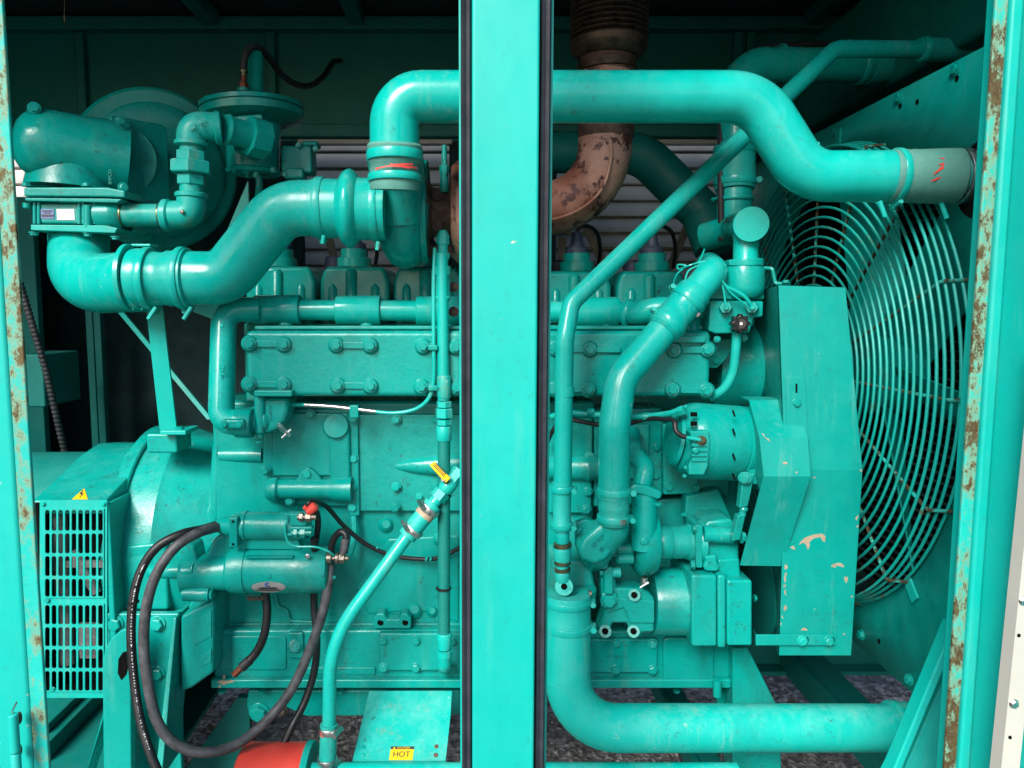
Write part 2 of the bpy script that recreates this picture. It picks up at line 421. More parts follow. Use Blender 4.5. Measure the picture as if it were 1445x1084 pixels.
# pale corrugated container beyond the skid
cn = thing('container', 'pale corrugated metal container standing beyond the skid', 'container', (1.75, 3.95, 0))
for i in range(14):
    mesh('corrugation', box(1.0 + i * .11, 1.06 + i * .11, 3.95, 3.99, 0, .8), 'container', cn, bevel=.008)
mesh('container_wall', box(.95, 2.6, 3.992, 4.05, 0, .8), 'container', cn)

# ================================================================== ENCLOSURE
en = thing('generator_enclosure', 'teal sheet metal enclosure with rusty door frame around the engine', 'enclosure', (0, 1.0, .15))
ZT = H + 1.02; ZB = .236; YB = 2.72
XL, XRT = -1.95, 1.75
XR = P(1385, 250, 1.35).x
mesh('roof', box(XL - .02, XRT + .02, .98, YB + .03, ZT, ZT + .03), 'shade_black', en)
for xx in (455, 205, 1235):
    X = P(xx, 20, 2.2).x
    mesh('roof_beam', box(X, X + .05, 1.1, YB - .04, ZT - .05, ZT - .001), 'shade_teal', en, bevel=.004)
hd = mesh('door_header', box(XL, XRT, .985, 1.04, H + .90, ZT - .002), 'frame', en, bevel=.006)
# back wall: upper sheet, rails, studs, lower sheets, the two openings between
zo1, zo0 = P(0, 199, YB).z, P(0, 412, YB).z
def bx_(x0, x1, y): return P(x0, y, YB).x, P(x1, y, YB).x
mesh('back_wall_sheet', box(XL, XRT, YB, YB + .02, zo1, ZT + .01), 'shade_teal', en, label='teal upper sheet of the back wall with shade painted into its colour')
mesh('back_wall_sheet', box(XL, XRT, YB, YB + .02, ZB + .26, zo0), 'shade_black', en, label='lower sheet of the back wall, its shade painted in near black')
for a, b in ((45, 428), (634, 785), (1012, 1500)):
    x0, x1 = bx_(a, b, 300); mesh('back_wall_panel', box(max(x0, XL), min(x1, XRT), YB + .001, YB + .019, zo0 - .002, zo1 + .002), 'shade_black', en)
mesh('top_rail', box(XL, XRT, YB - .05, YB - .001, P(0, 48, YB).z, P(0, 30, YB).z), 'shade_teal', en, bevel=.005)
mesh('middle_rail', box(XL, XRT, YB - .035, YB - .001, P(0, 196, YB).z, P(0, 178, YB).z), 'shade_teal', en, bevel=.005)
for xx in (120, 386, 1036, 1055):
    x = P(xx, 120, YB).x; mesh('stud', box(x - .015, x + .015, YB - .03, YB - .0015, P(0, 177, YB).z, P(0, 49, YB).z), 'shade_teal', en, bevel=.004)
for a, b in ((428, 634), (785, 1012)):
    x0, x1 = bx_(a, b, 300)
    mesh('opening_trim', box(x0 - .012, x1 + .012, YB - .012, YB + .03, zo1 - .012, zo1 + .004), 'siding', en, bevel=.003)
for (ax, ay, bx2, by) in ((826, 318, 853, 372), (980, 298, 940, 392), (462, 330, 476, 385)):
    A, B = P(ax, ay, YB + .06), P(bx2, by, YB + .06); u = Vector((0, 0, 1)).cross(B - A).normalized() * 0; n_ = (B - A).normalized().cross(Vector((0, 1, 0))) * .014
    mesh('diagonal_brace', prism([A - n_, A + n_, B + n_, B - n_], Vector((0, .02, 0))), 'brace', en, bevel=.003)
x0 = P(793, 350, YB + .05).x
mesh('brace_post', box(x0 - .014, x0 + .014, YB + .04, YB + .07, zo0 - .1, P(0, 333, YB).z), 'brace', en, bevel=.003)
for yy in (303, 326, 348, 368):
    x0, x1 = bx_(789, 1005, yy)
    mesh('guard_rail', box(x0, x1, YB + .075, YB + .085, P(0, yy + 2, YB).z, P(0, yy - 2, YB).z), 'brace', en)
mesh('left_end_wall', box(XL - .02, XL, .99, YB + .02, ZB, ZT), 'shade_black', en)
mesh('right_end_wall', box(XRT, XRT + .02, .99, YB + .02, ZB, ZT), 'shade_black', en)
# inner partition on the far left (electrical box with conduit behind)
mesh('partition', box(XL + .02, P(62, 500, 2.4).x, 2.38, 2.41, .5, H + .35), 'shade_teal', en, bevel=.004)
mesh('junction_box', box(P(18, 540, 2.15).x, P(62, 540, 2.15).x, 2.15, 2.35, P(0, 575, 2.15).z, P(0, 500, 2.15).z), 'shade_teal', en, bevel=.006)
for xx, yy0, yy1 in ((132, 300, 640), (143, 420, 640)):
    x = P(xx, 500, 2.55).x; mesh('stud', box(x - .012, x + .012, 2.53, 2.56, P(0, yy1, 2.55).z, P(0, yy0, 2.55).z), 'shade_teal', en, bevel=.003)
# ---- door posts
yt, yb = -60, 1160
def strip(x0, x1, yref, Y0, Y1, z0=.15, z1=H + .905): return box(P(x0, yref, Y0).x, P(x1, yref, Y0).x, Y0, Y1, z0, z1)
pl_ = mesh('door_post', strip(-140, 13, 542, .998, 1.045), 'frame', en, bevel=.007, label='bright teal left door post with hinge')
mesh('rusty_flange', strip(13.6, 36, 542, 1.0, 1.006), 'rusty_frame_light', pl_, bevel=.002)
x = P(19, 1040, .97).x
zb, zt = P(19, 1150, .975).z, P(19, 1006, .975).z
mesh('hinge_barrel', join(lathe(Vector((x, .972, zt)), Vector((x, .972, zt - .055)), [(0, .0055), (.02, .0066), (.98, .0066), (1, .0055)], 16),
     lathe(Vector((x, .972, zt - .057)), Vector((x, .972, zb)), [(0, .0055), (.02, .0066), (1, .0066)], 16)), 'frame', pl_)
mesh('hinge_pin', sweep(catmull([Vector((x, .972, zt - .01)), Vector((x, .972, zt + .004)), Vector((x + .006, .968, zt + .014)), Vector((x + .010, .966, zt + .02))]), .0013, 8), 'steel', pl_)
for yy in (1016, 1062): mesh('hinge_weld', ppoly([(24 + 4 * math.cos(q), yy + 9 * math.sin(q)) for q in [i * .5236 for i in range(12)]], .981, .006), 'rust_dark', pl_)
pr_ = mesh('door_post', strip(1391, 1409, 542, .992, 1.045), 'frame', en, bevel=.005, label='bright teal right door post')
mesh('rusty_flange', strip(1369, 1390.4, 542, 1.0, 1.006), 'rusty_frame', pr_, bevel=.002)
A = P(1409.5, 542, .99)
xa = A.x; dl = [Vector((xa, 1.03, .15)), Vector((xa + .001, .99, .15)), Vector((xa + .030, .90, .15)), Vector((xa + .16, .50, .15)), Vector((xa + .19, .50, .15)), Vector((xa + .055, .92, .15)), Vector((xa + .05, 1.03, .15))]
mesh('open_door', prism(dl, Vector((0, 0, H + .72))), 'frame', en, bevel=.003, label='teal door leaf swung open to the right')
ws = single('perforated_strip', ppoly([(1476, 470), (1502, 470), (1431, 1160), (1405, 1160)], .90, .02), 'white_strip', 'white metal strip with screws and holes on the open door', 'metal strip')
for x, y in ((1443.5, 848), (1430.5, 993)): bolt(x, y, .90, 4.6, ws, mat='steel', name='screw')
for x, y in ((1438, 897), (1425.5, 1041)): mesh('hole', ppoly(circ(x, y, 2.6, 12), .8995, .003), 'void', ws)
# ---- centre pillar
def xs(pxv, Y): return P(pxv, 542, Y).x
pc = mesh('door_pillar', box(xs(666, .985), xs(758, .985), .985, 1.06, .15, H + .905), 'frame', en, bevel=.004, label='bright teal centre pillar between the two door openings')
mesh('pillar_flange', box(xs(648.5, 1.012), xs(776, 1.012), 1.012, 1.016, .15, H + .89), 'frame', pc)
for a, b in ((651, 665.5), (758.5, 773)):
    x0, x1 = xs(a, 1.0), xs(b, 1.0); xm = (x0 + x1) / 2; hw = (x1 - x0) / 2
    prof = [Vector((x0, 1.0115, .15)), Vector((x0, .999, .15)), Vector((x0 + hw * .35, .9945, .15)), Vector((x0 + hw * .8, .997, .15)), Vector((xm, .9985, .15)), Vector((x1 - hw * .8, .997, .15)), Vector((x1 - hw * .35, .9945, .15)), Vector((x1, .999, .15)), Vector((x1, 1.0115, .15))]
    mesh('rubber_seal', prism(prof, Vector((0, 0, H + .73))), 'gasket', pc)

# ---- skid
sk = thing('skid_frame', 'teal steel skid beams carrying the generator above the gravel', 'skid', (0, 2, .17))
mesh('rear_rail', box(XL, XRT, 2.62, 2.74, ZB, ZB + .26), 'shade_teal', sk, bevel=.006)
mesh('rear_flange', box(XL, XRT, 2.56, 2.62, ZB, ZB + .015), 'shade_teal', sk)
def drail(xa, ya, xb, z1, name='cross_rail', y0=1.15, y1=2.618, lip=True):
    X0 = P(xa, ya, 2.6).x; X1 = P(xb, ya, 2.6).x; z0 = ZB - .001
    o = mesh(name, box(X0, X0 + .02, y0, y1, z0, z1), 'shade_teal', sk, bevel=.004)
    mesh('rail_flange', join(box(X0 + .0205, X1, y0, y1, z0, z0 + .016), box(X0 + .0205, X1, y0, y1, z1 - .016, z1)), 'shade_teal', o)
    return o
drail(1103, 942, 1146, .33)
drail(905, 942, 935, .30)
drail(250, 942, 330, .42); drail(70, 942, 150, .42)
mesh('rail_plate', ppoly([(335, 985), (352, 985), (352, 1084), (300, 1150), (215, 1150)], 1.75, .02), 'shade_teal', sk)
mesh('spring_mount', join(box(P(45, 1000, 1.9).x, P(108, 1000, 1.9).x, 1.75, 2.1, P(0, 1030, 1.9).z, P(0, 1008, 1.9).z), box(P(45, 1000, 1.9).x, P(95, 1000, 1.9).x, 1.8, 2.05, P(0, 1008, 1.9).z + .001, P(0, 996, 1.9).z)), 'shade_teal', sk, bevel=.004)
mesh('floor_plate', box(XL, P(150, 1000, 2.0).x, 1.2, 2.5, ZB + .1, ZB + .11), 'shade_teal', sk)

# ================================================================== RADIATOR END
rd = thing('radiator', 'teal radiator shroud panel with round fan opening and bolts', 'radiator', (XR, 1.9, .4))
YC = 1.90
cz = onX(1141, 527, XR - .05); YC = cz.y; CZ = cz.z
near = onX(1379, 470, XR); RG = YC - near.y
# shroud panel with circular hole
def panel_with_hole():
    ztop = onX(1400, 60, XR).z; zbot = onX(1245, 941, XR).z; y0, y1 = 1.06, 2.62; n = 64; V = []; Fc = []
    rim = []
    for k in range(n):
        q = 2 * math.pi * k / n; c, s = math.cos(q), math.sin(q)
        rim.append((YC + c * RG * 1.0, CZ + s * RG * 1.0))
        t = min(((y1 - YC) / c if c > 1e-6 else (y0 - YC) / c if c < -1e-6 else 9), ((ztop - CZ) / s if s > 1e-6 else (zbot - CZ) / s if s < -1e-6 else 9))
        V.append(Vector((XR, rim[-1][0], rim[-1][1]))); V.append(Vector((XR, YC + c * t, CZ + s * t)))
    for k in range(n):
        k2 = (k + 1) % n; Fc.append((2 * k, 2 * k + 1, 2 * k2 + 1, 2 * k2))
    return V, Fc, ztop, zbot
V, Fc, ztop, zbot = panel_with_hole()
pn = mesh('shroud_panel', (V, Fc), 'sheet', rd, sharp=80)
sm = pn.modifiers.new('thick', 'SOLIDIFY'); sm.thickness = .004; sm.offset = 1
mesh('panel_flange', join(box(XR + .006, XR + .05, 1.06, 2.62, ztop - .004, ztop), box(XR + .006, XR + .04, 1.06, 2.62, zbot, zbot + .004)), 'sheet', rd)
# fan ring (orifice), dark core with fins behind
ringp = []
n = 64
a, b = Vector((XR + .006, YC, CZ)), Vector((XR + .05, YC, CZ))
V, Fc = [], []
for f in (0, 1):
    for k in range(n):
        q = 2 * math.pi * k / n; V.append(a.lerp(b, f) + Vector((0, math.cos(q), math.sin(q))) * RG * .998)
Fc = [(k, (k + 1) % n, n + (k + 1) % n, n + k) for k in range(n)]
mesh('fan_ring', (V, Fc), 'sheet', rd)
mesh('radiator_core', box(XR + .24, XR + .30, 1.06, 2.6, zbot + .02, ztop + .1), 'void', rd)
for i in range(46):
    zz = zbot + .04 + i * .023
    mesh('fin', box(XR + .228, XR + .2395, 1.08, 2.6, zz, zz + .004), 'shade_black', rd)
mesh('side_channel', box(XR + .006, XR + .30, 1.04, 1.058, zbot - .1, ztop + .1), 'sheet', rd)
# top tank
mesh('top_tank', box(XR + .17, XR + .42, 1.2, 2.62, ztop + .12, ztop + .40), 'shade_teal', rd, bevel=.02)
for x, y in ((1349, 98), (1269, 138), (1178, 187)):
    p = onX(x, y, XR); o = bpy.data.objects.new('bolt', bolt_mesh('hex', 'cast')); link(o, rd, p); o.scale = (.009,) * 3; o.rotation_euler = (0, 0, R(-90))
for x, y in ((1216, 896), (1284, 959)):
    p = onX(x, y, XR); o = bpy.data.objects.new('bolt', bolt_mesh('hex', 'cast')); link(o, rd, p); o.scale = (.009,) * 3; o.rotation_euler = (0, 0, R(-90))
for x, y in ((1350, 111), (1270, 150), (1294, 144), (1240, 905)):
    p = onX(x, y, XR - .0006); mesh('slot_hole', lathe(p, p + Vector((.003, 0, 0)), [(0, .006), (1, .006)], 12), 'void', rd)
# pipe hole in the panel
p = onX(1384, 252, XR - .0007)
hz = lathe(p, p + Vector((.003, 0, 0)), [(0, .070), (1, .070)], 32)
mesh('pipe_opening', hz, 'void', rd)
# ---- fan: hub and blades behind the guard
fn = thing('cooling_fan', 'teal cooling fan with broad blades behind the wire guard', 'fan', (XR + .08, YC, CZ - RG * .95))
mesh('hub', lathe(Vector((XR + .09, YC, CZ)), Vector((XR + .20, YC, CZ)), [(0, .08), (.1, .1), (1, .1)], 32), 'sheet', fn)
for k in range(6):
    q = R(12 + 60 * k); u = Vector((0, math.cos(q), math.sin(q))); v = Vector((0, -math.sin(q), math.cos(q))); c0 = Vector((XR + .15, YC, CZ))
    tw = Vector((.05, 0, 0)); tl = Vector((.035, 0, 0))
    pts = [c0 + u * .09 - v * .05 - tw, c0 + u * RG * .92 - v * .07 - tl, c0 + u * RG * .95 + v * .07 + tl, c0 + u * .09 + v * .05 + tw]
    mesh('blade', prism(pts, (pts[1] - pts[0]).cross(pts[3] - pts[0]).normalized() * .003), 'sheet', fn)
# ---- fan guard: each wire ring a piece
gd = thing('fan_guard', 'round rust-spotted wire fan guard with welded spokes on the radiator panel', 'fan guard', (XR - .04, YC, CZ - RG))
RINGS = [(.058 + i * (RG - .058) / 21, XR - .052) for i in range(22)] + [(RG + .001, XR - .038), (RG + .003, XR - .024), (RG + .006, XR - .009)]
wr = .0031
for rr, gxx in RINGS:
    m = 28 + int(60 * rr / RG)
    path = [Vector((gxx, YC + math.cos(2 * math.pi * k / m) * rr, CZ + math.sin(2 * math.pi * k / m) * rr)) for k in range(m)]
    V, Fc = [], []; nn = 6
    for k, pnt in enumerate(path):
        q = 2 * math.pi * k / m; rad = Vector((0, math.cos(q), math.sin(q)))
        for j in range(nn):
            w_ = 2 * math.pi * j / nn; V.append(pnt + (rad * math.cos(w_) + Vector((1, 0, 0)) * math.sin(w_)) * wr)
    for k in range(m):
        for j in range(nn):
            Fc.append((k * nn + j, k * nn + (j + 1) % nn, ((k + 1) % m) * nn + (j + 1) % nn, ((k + 1) % m) * nn + j))
    mesh('ring', (V, Fc), 'ringpaint', gd)
NSP = 16
A0 = R(180)
for k in range(NSP):
    q = A0 + 2 * math.pi * k / NSP; u = Vector((0, math.cos(q), math.sin(q)))
    c0 = Vector((0, YC, CZ))
    pts = fillet([c0 + u * .05 + Vector((XR - .0465, 0, 0)), c0 + u * (RG + .006) + Vector((XR - .0465, 0, 0)), c0 + u * (RG + .010) + Vector((XR - .002, 0, 0))], .008, 5)
    sp = mesh('spoke', sweep(pts, .0036, 7), 'spokepaint', gd)
    e = c0 + u * (RG + .03); v = Vector((0, -u.z, u.y)) * .012
    if k % 2 == 0: mesh('mounting_tab', prism([e - v - u * .03 + Vector((XR - .001, 0, 0)), e + v - u * .03 + Vector((XR - .001, 0, 0)), e + v + u * .02 + Vector((XR - .001, 0, 0)), e - v + u * .02 + Vector((XR - .001, 0, 0))], Vector((-.005, 0, 0))), 'ringpaint', gd)
# ---- diagonal brace and gusset by the right post
single('diagonal_strut', ppoly([(1346, 880), (1347, 912), (1275, 1084), (1240, 1160), (1222, 1160), (1262, 1084), (1332, 915)], 1.16, .03), 'sheet', 'bright teal diagonal strut beside the right door post', 'strut', bevel=.004)
single('gusset_plate', ppoly([(1346, 925), (1395, 880), (1380, 1160), (1245, 1160)], 1.20, .012), 'sheet', 'teal gusset plate with bolt behind the diagonal strut', 'plate', bevel=.003)
bolt(1338, 965, 1.20, 5, bpy.data.objects['gusset_plate'])
# warning label
wl = single('warning_label', prism([onX(x, y, XR + .22) for x, y in ((1083, 250), (1095, 245), (1095, 290), (1083, 294))], Vector((-.002, 0, 0))), 'white_label', 'white warning label with red top edge beside the fan guard', 'label')

# ================================================================== GENERATOR (alternator end)
AY, AZ, AR = 1.93, H - .60, .275
gn = thing('generator', 'teal generator end with slotted vent grille and flywheel housing', 'generator', (-.9, AY, AZ - AR))
Xr = lambda px, y=800, Y=1.655: P(px, y, Y).x
def xl(x0, x1, prof, n=64): return lathe(Vector((x0, AY, AZ)), Vector((x1, AY, AZ)), prof, n)
mesh('barrel', xl(-1.75, -1.0, [(0, .22), (1, .222)]), 'shade_teal', gn)
zt_, zb_ = P(0, 709, 1.60).z, P(0, 986, 1.60).z
cs = [(1.625, zb_), (1.625, zt_)]
for i in range(9):
    q = R(155 - i * 130 / 8); cs.append((AY + math.cos(q) * AR * 1.02, AZ + math.sin(q) * AR * 1.02))
cs += [(2.2, zb_)]
X0, X1 = P(56, 850, 1.60).x, P(150, 850, 1.60).x + .012
hp = [(1.612, zt_ - .03)] + [(Y_, P(0, y_, Y_).z) for y_, Y_ in ((709, 1.612), (706, 1.614), (674, 1.72), (643, 1.82), (626, 1.91), (624, 2.0), (640, 2.1))] + [(2.1, zt_ - .03)]
hb = mesh('vent_hood', prism([Vector((X0 - .012, y, z)) for y, z in hp], Vector((X1 - X0 + .004, 0, 0))), 'cast', gn, bevel=.004)
mesh('vent_cheek', box(X1 - .010, X1 + .004, 1.603, 1.80, zb_, zt_ - .004), 'cast', gn, bevel=.004)
mesh('vent_box', join(box(X0 - .01, X0 + .008, 1.604, 2.1, zb_, zt_ - .003), box(X0 + .0085, X1 - .011, 1.66, 1.68, zb_, zt_ - .031), box(X0 + .0085, X1 - .011, 1.612, 2.0, zb_ + .001, zb_ + .01)), 'void', gn)
# windings seen through the slots
mesh('winding', join(lathe(Vector((X0 + .02, 1.66, AZ + .16)), Vector((X0 + .02, 1.66, AZ - .22)), [(0, .02), (1, .02)], 12), lathe(Vector((X0 + .05, 1.655, AZ + .05)), Vector((X0 + .10, 1.655, AZ - .05)), [(0, .015), (1, .012)], 10), box(X0 + .03, X0 + .13, 1.64, 1.65, AZ + .015, AZ + .03), box(X0 + .06, X0 + .10, 1.64, 1.655, AZ - .2, AZ - .12)), 'winding', gn)
def grille():
    V, Fc = [], []; cx0, cy0, pw, rows = 63.2, 0, 9.35, [(717.5, 750.5), (750.5, 782.5), (782.5, 814.5), (814.5, 843.5), (851.5, 882.5), (882.5, 913.5), (913.5, 944.5), (944.5, 976)]
    def quad(x0, y0, x1, y1):
        o = len(V); V.extend([P(x0, y0, 1.60), P(x1, y0, 1.60), P(x1, y1, 1.60), P(x0, y1, 1.60)]); Fc.append((o, o + 1, o + 2, o + 3))
    for (y0, y1) in rows:
        for c in range(9):
            x0 = cx0 + c * pw; x1 = x0 + pw; xm, hw = (x0 + x1) / 2, 3.35; k = 4; st, rc = [], []
            for ccx, ccy, a0 in ((xm, y0 + 1.6 + hw, 180), (xm, y1 - 1.6 - hw, 0)):
                for i in range(2 * k + 1):
                    q = R(a0 + 180 * i / (2 * k)); st.append((ccx + hw * math.cos(q), ccy + hw * math.sin(q)))
            ym = (y0 + y1) / 2
            for (sx_, sy_) in st:      # outer square loop matched to the slot
                dx, dy = sx_ - xm, sy_ - ym
                hx, hy = (x1 - x0) / 2, (y1 - y0) / 2
                t = min(hx / abs(dx) if abs(dx) > 1e-6 else 1e9, hy / abs(dy) if abs(dy) > 1e-6 else 1e9); rc.append((xm + dx * t, ym + dy * t))
            m = len(st); o = len(V)
            V.extend([P(a_, b_, 1.60) for a_, b_ in st]); V.extend([P(a_, b_, 1.60) for a_, b_ in rc])
            for i in range(m):
                j = (i + 1) % m; Fc.append((o + i, o + j, o + m + j, o + m + i))
            for (ex, ey) in ((x0, y0), (x1, y0), (x1, y1), (x0, y1)):
                pass
            # fill the four corners left by the radial projection
            for sgx, sgy in ((-1, -1), (1, -1), (1, 1), (-1, 1)):
                cxn, cyn = xm + sgx * (x1 - x0) / 2, ym + sgy * (y1 - y0) / 2
                cand = sorted(rc, key=lambda q: (q[0] - cxn) ** 2 + (q[1] - cyn) ** 2)
                onv = [q for q in cand if abs(q[0] - cxn) < 1e-4]; onh = [q for q in cand if abs(q[1] - cyn) < 1e-4]
                if onv and onh:
                    o2 = len(V); V.extend([P(*onv[0], 1.60), P(cxn, cyn, 1.60), P(*onh[0], 1.60)]); Fc.append((o2, o2 + 1, o2 + 2))
    xe = cx0 + 9 * pw
    quad(56, 706, cx0, 985); quad(xe, 706, 151, 985); quad(cx0, 706, xe, 717.5); quad(cx0, 843.5, xe, 851.5); quad(cx0, 976, xe, 985)
    return V, Fc
gr = mesh('vent_grille', grille(), 'paint_worn', gn, flat=True)
s_ = gr.modifiers.new('t', 'SOLIDIFY'); s_.thickness = .003; s_.offset = 1
bolts([(61, 711), (146, 711), (67, 847), (75, 973)], 1.599, 2.8, gn)
# flywheel housing: broad ring, shoulder, bell, flange to the engine
hg = mesh('flywheel_housing', xl(-.862, -.50, [(0, .20), (0, .272), (.02, .28), (.33, .284), (.36, .279), (.50, .268), (.66, .248), (.80, .225), (.93, .215), (1, .212)]), 'cast', gn, sharp=25)
mesh('ring_flange', xl(-.845, -.815, [(0, .2), (0, .290), (.1, .293), (.9, .293), (1, .290), (1, .2)]), 'cast', hg)
mesh('housing_pad', join(pbox(206, 612, 250, 640, 1.69, .09)), 'cast', hg, bevel=.006)
mesh('bell_step', ppoly([(168, 795), (178, 770), (235, 765), (238, 862), (165, 862)], 1.650, .05), 'cast', hg, bevel=.008, seg=3)
mesh('bell_rib', ppoly([(300, 600), (318, 620), (312, 730), (285, 790), (262, 795), (292, 715), (296, 640)], 1.705, .12), 'cast', hg, bevel=.025, seg=3)
mesh('bell_wall', ppoly([(300, 596), (372, 590), (372, 790), (302, 790), (310, 700)], 1.745, .1), 'cast', hg, bevel=.01)
mesh('bell_spigot', ptube([(312, 642, 1.72), (372, 642, 1.71)], 11, n=20), 'cast', hg)
for a, b, c_ in ((326, 680, 46), (345, 668, 60)):
    mesh('bell_vein', ptube([(a, b, 1.745), (a - 4, b + c_, 1.742)], 5, n=12), 'cast', hg)
mesh('lower_bell', ppoly([(150, 868), (256, 868), (256, 978), (300, 940), (300, 800), (262, 862)], 1.668, .2), 'cast', hg, bevel=.012, seg=3)
mesh('bell_skirt', ppoly([(254, 870), (302, 846), (301, 950), (270, 972), (254, 978)], 1.60, .2), 'cast', hg, bevel=.008)
for pts in ([(272, 880), (298, 862), (298, 898), (274, 912)], [(284, 925), (298, 916), (298, 934), (284, 942)]):
    mesh('bell_pocket', ppoly(pts, 1.5985, .004), 'cast_rough', hg, bevel=.001)
bolts([(186, 873)], 1.64, 4, hg)
# ---- mounting bracket below
mb = thing('generator_mount', 'teal gusseted mounting bracket bolted under the flywheel housing', 'bracket', tuple(P(200, 1150, 1.6)))
bp = mesh('back_plate', ppoly([(150, 866), (252, 866), (258, 1160), (150, 1160)], 1.615, .018), 'cast', mb, bevel=.004)
for x, y in ((163, 880), (222, 880), (222, 950)): bolt(x, y, 1.614, 8.2, bp)
lug = [(146, 1160), (144, 940), (147, 918), (156, 902), (170, 890), (184, 886), (186, 1160)]
mesh('lifting_lug', ppoly(lug, 1.53, .022), 'cast', mb, bevel=.004)
mesh('lug_slot', ppoly([(166, 950), (167, 930), (173, 921), (180, 919), (182, 935), (178, 952), (171, 960)], 1.5285, .0235), 'void', mb)
mesh('gusset', prism([P(244, 872, 1.60), P(249, 872, 1.60), P(228, 1100, 1.50), P(218, 1100, 1.50)], Vector((0, .1, 0))), 'cast', mb, bevel=.002)
mesh('side_gusset', prism([P(146, 1005, 1.55), P(150, 1000, 1.55), P(122, 1090, 1.5), P(112, 1120, 1.5)], Vector((0, .06, 0))), 'cast', mb, bevel=.002)
# warning triangle on the hood
def hoodp(x, y, l=.0015):
    f = (706 - y) / 32.; q = P(x, y, 1.614 + .106 * f); return q + Vector((0, -.3, .95)) * l
q0 = [hoodp(102, 705), hoodp(124, 705), hoodp(119, 690)]
wt = single('warning_sticker', prism(q0, Vector((0, .0004, -.0012))), 'yellow', 'yellow triangular high voltage sticker above the vent grille', 'sticker')
mesh('bolt_symbol', prism([hoodp(x_, y_, .0022) for x_, y_ in ((112.5, 703.5), (115.5, 698.5), (112, 698.5), (117.5, 692), (116, 697.5), (118.5, 697.5))], Vector((0, .0002, -.0006))), 'ink', wt)
# ================================================================== ENGINE
eg = thing('engine', 'large teal six cylinder gas engine with bolted side covers and sump', 'engine', tuple(P(670, 975, 1.9)))
blk = mesh('engine_block', pbox(303, 566, 838, 888, 1.705, .45), 'cast', eg, bevel=.01)
mesh('front_block', pbox(836, 566, 1010, 888, 1.83, .30), 'cast', eg, bevel=.01)
mesh('upper_deck', pbox(345, 456, 1006, 580, 1.80, .32), 'cast_rough', eg, bevel=.006)
mesh('block_rib', join(pbox(300, 880, 838, 886, 1.697, .05)), 'cast_rough', blk, bevel=.003)
# cylinder heads with covers
for i, cx in enumerate((395, 500, 604, 710, 814, 920)):
    oy = 0 if i < 3 else 6
    h = mesh('cylinder_head', ppoly([(cx - 49, 470), (cx - 49, 398 + oy), (cx - 44, 380 + oy), (cx - 38, 376 + oy), (cx + 38, 376 + oy), (cx + 44, 380 + oy), (cx + 49, 398 + oy), (cx + 49, 470)], 1.79, .30), 'cast', eg, bevel=.012, seg=3)
    mesh('head_boss', join(plathe((cx - 4, 380 + oy, 1.792), (cx - 4, 470, 1.792), [(0, 5), (.05, 8.5), (1, 8.5)], 18), plathe((cx - 30, 400 + oy, 1.795), (cx - 30, 470, 1.795), [(0, 3), (.1, 7), (1, 7)], 14), plathe((cx + 30, 400 + oy, 1.795), (cx + 30, 470, 1.795), [(0, 3), (.1, 7), (1, 7)], 14)), 'cast', h)
    mesh('head_flange', pbox(cx - 47, 455, cx + 47, 468, 1.755, .05), 'cast', h, bevel=.005)
    for bx2 in (cx - 34, cx - 4, cx + 26): bolt(bx2, 459, 1.775, 5, h, look=(0, 0, 1))
    pd = mesh('plug_tower', plathe((cx, 377 + oy, 1.93), (cx, 352 + oy, 1.93), [(0, 24), (.5, 24), (.55, 19), (1, 19)], 28), 'cast', h)
    if i == 3: continue
    ig = thing('ignition_boot', ['dark blue ignition cap on the cylinder head behind the intake pipe', 'dark blue ignition cap on the head beside the turbocharger', 'dark blue ignition cap on the cylinder head behind the turbocharger', '', 'blue-grey ignition boot on the head beside the rusty exhaust elbow', 'blue-grey ignition boot on the head beside the coolant elbow'][i], 'ignition cap', tuple(P(cx, 360 + oy, 1.93)), 'ignition caps on the heads')
    mesh('collar', plathe((cx, 361 + oy, 1.93), (cx, 343 + oy, 1.93), [(0, 14), (.02, 16.5), (.9, 16.5), (1, 15)], 24), 'blue_cap', ig)
    mesh('boot', plathe((cx, 343 + oy, 1.93), (cx, 322 + oy, 1.93), [(0, 12), (.2, 9), (1, 6.5)], 18), 'blue_cap', ig)
    mesh('plug_wire', ptube([(cx, 326 + oy, 1.93), (cx + 3, 316 + oy, 1.93), (cx + 14, 313 + oy, 1.95), (cx + 28, 322 + oy, 2.0), (cx + 33, 345 + oy, 2.05), (cx + 30, 372 + oy, 2.1)], 3, smooth=True, n=10), 'cable_black', ig)
    mesh('coil_cap', plathe((cx - 28, 385 + oy, 2.1), (cx - 28, 362 + oy, 2.1), [(0, 13), (.9, 13), (1, 11)], 20), 'blue_cap', ig)
# water rail over the heads
wrl = thing('water_rail', 'teal water rail with wide sleeves running along the cylinder heads', 'pipe', tuple(P(600, 452, 1.70)))
mesh('rail_pipe', ptube([(340, 437, 1.705), (930, 441, 1.705)], 14.5, n=24), 'paint', wrl)
for a, b in ((360, 424), (475, 537), (588, 650), (690, 750), (812, 872)):
    yy = 437 + (a - 340) * .0068
    sv = mesh('sleeve', plathe((a, yy, 1.705), (b, yy, 1.705), [(0, 14), (0, 19.5), (.02, 20.5), (.97, 21), (1, 20.2), (1, 14)], 32), 'paint', wrl)
    mesh('riser', ptube([((a + b) / 2 + 12, yy, 1.705), ((a + b) / 2 + 12, yy + 30, 1.705)], 11, n=18), 'paint', sv)
lp = thing('bypass_pipe', 'teal C-shaped cast coolant pipe at the left end of the engine', 'pipe', tuple(P(330, 615, 1.62)))
mesh('pipe', ptube([(365, 437, 1.69), (316, 437, 1.67), (312, 596, 1.60), (352, 597, 1.60)], 17.5, fr=[34, 26], n=28), 'paint', lp)
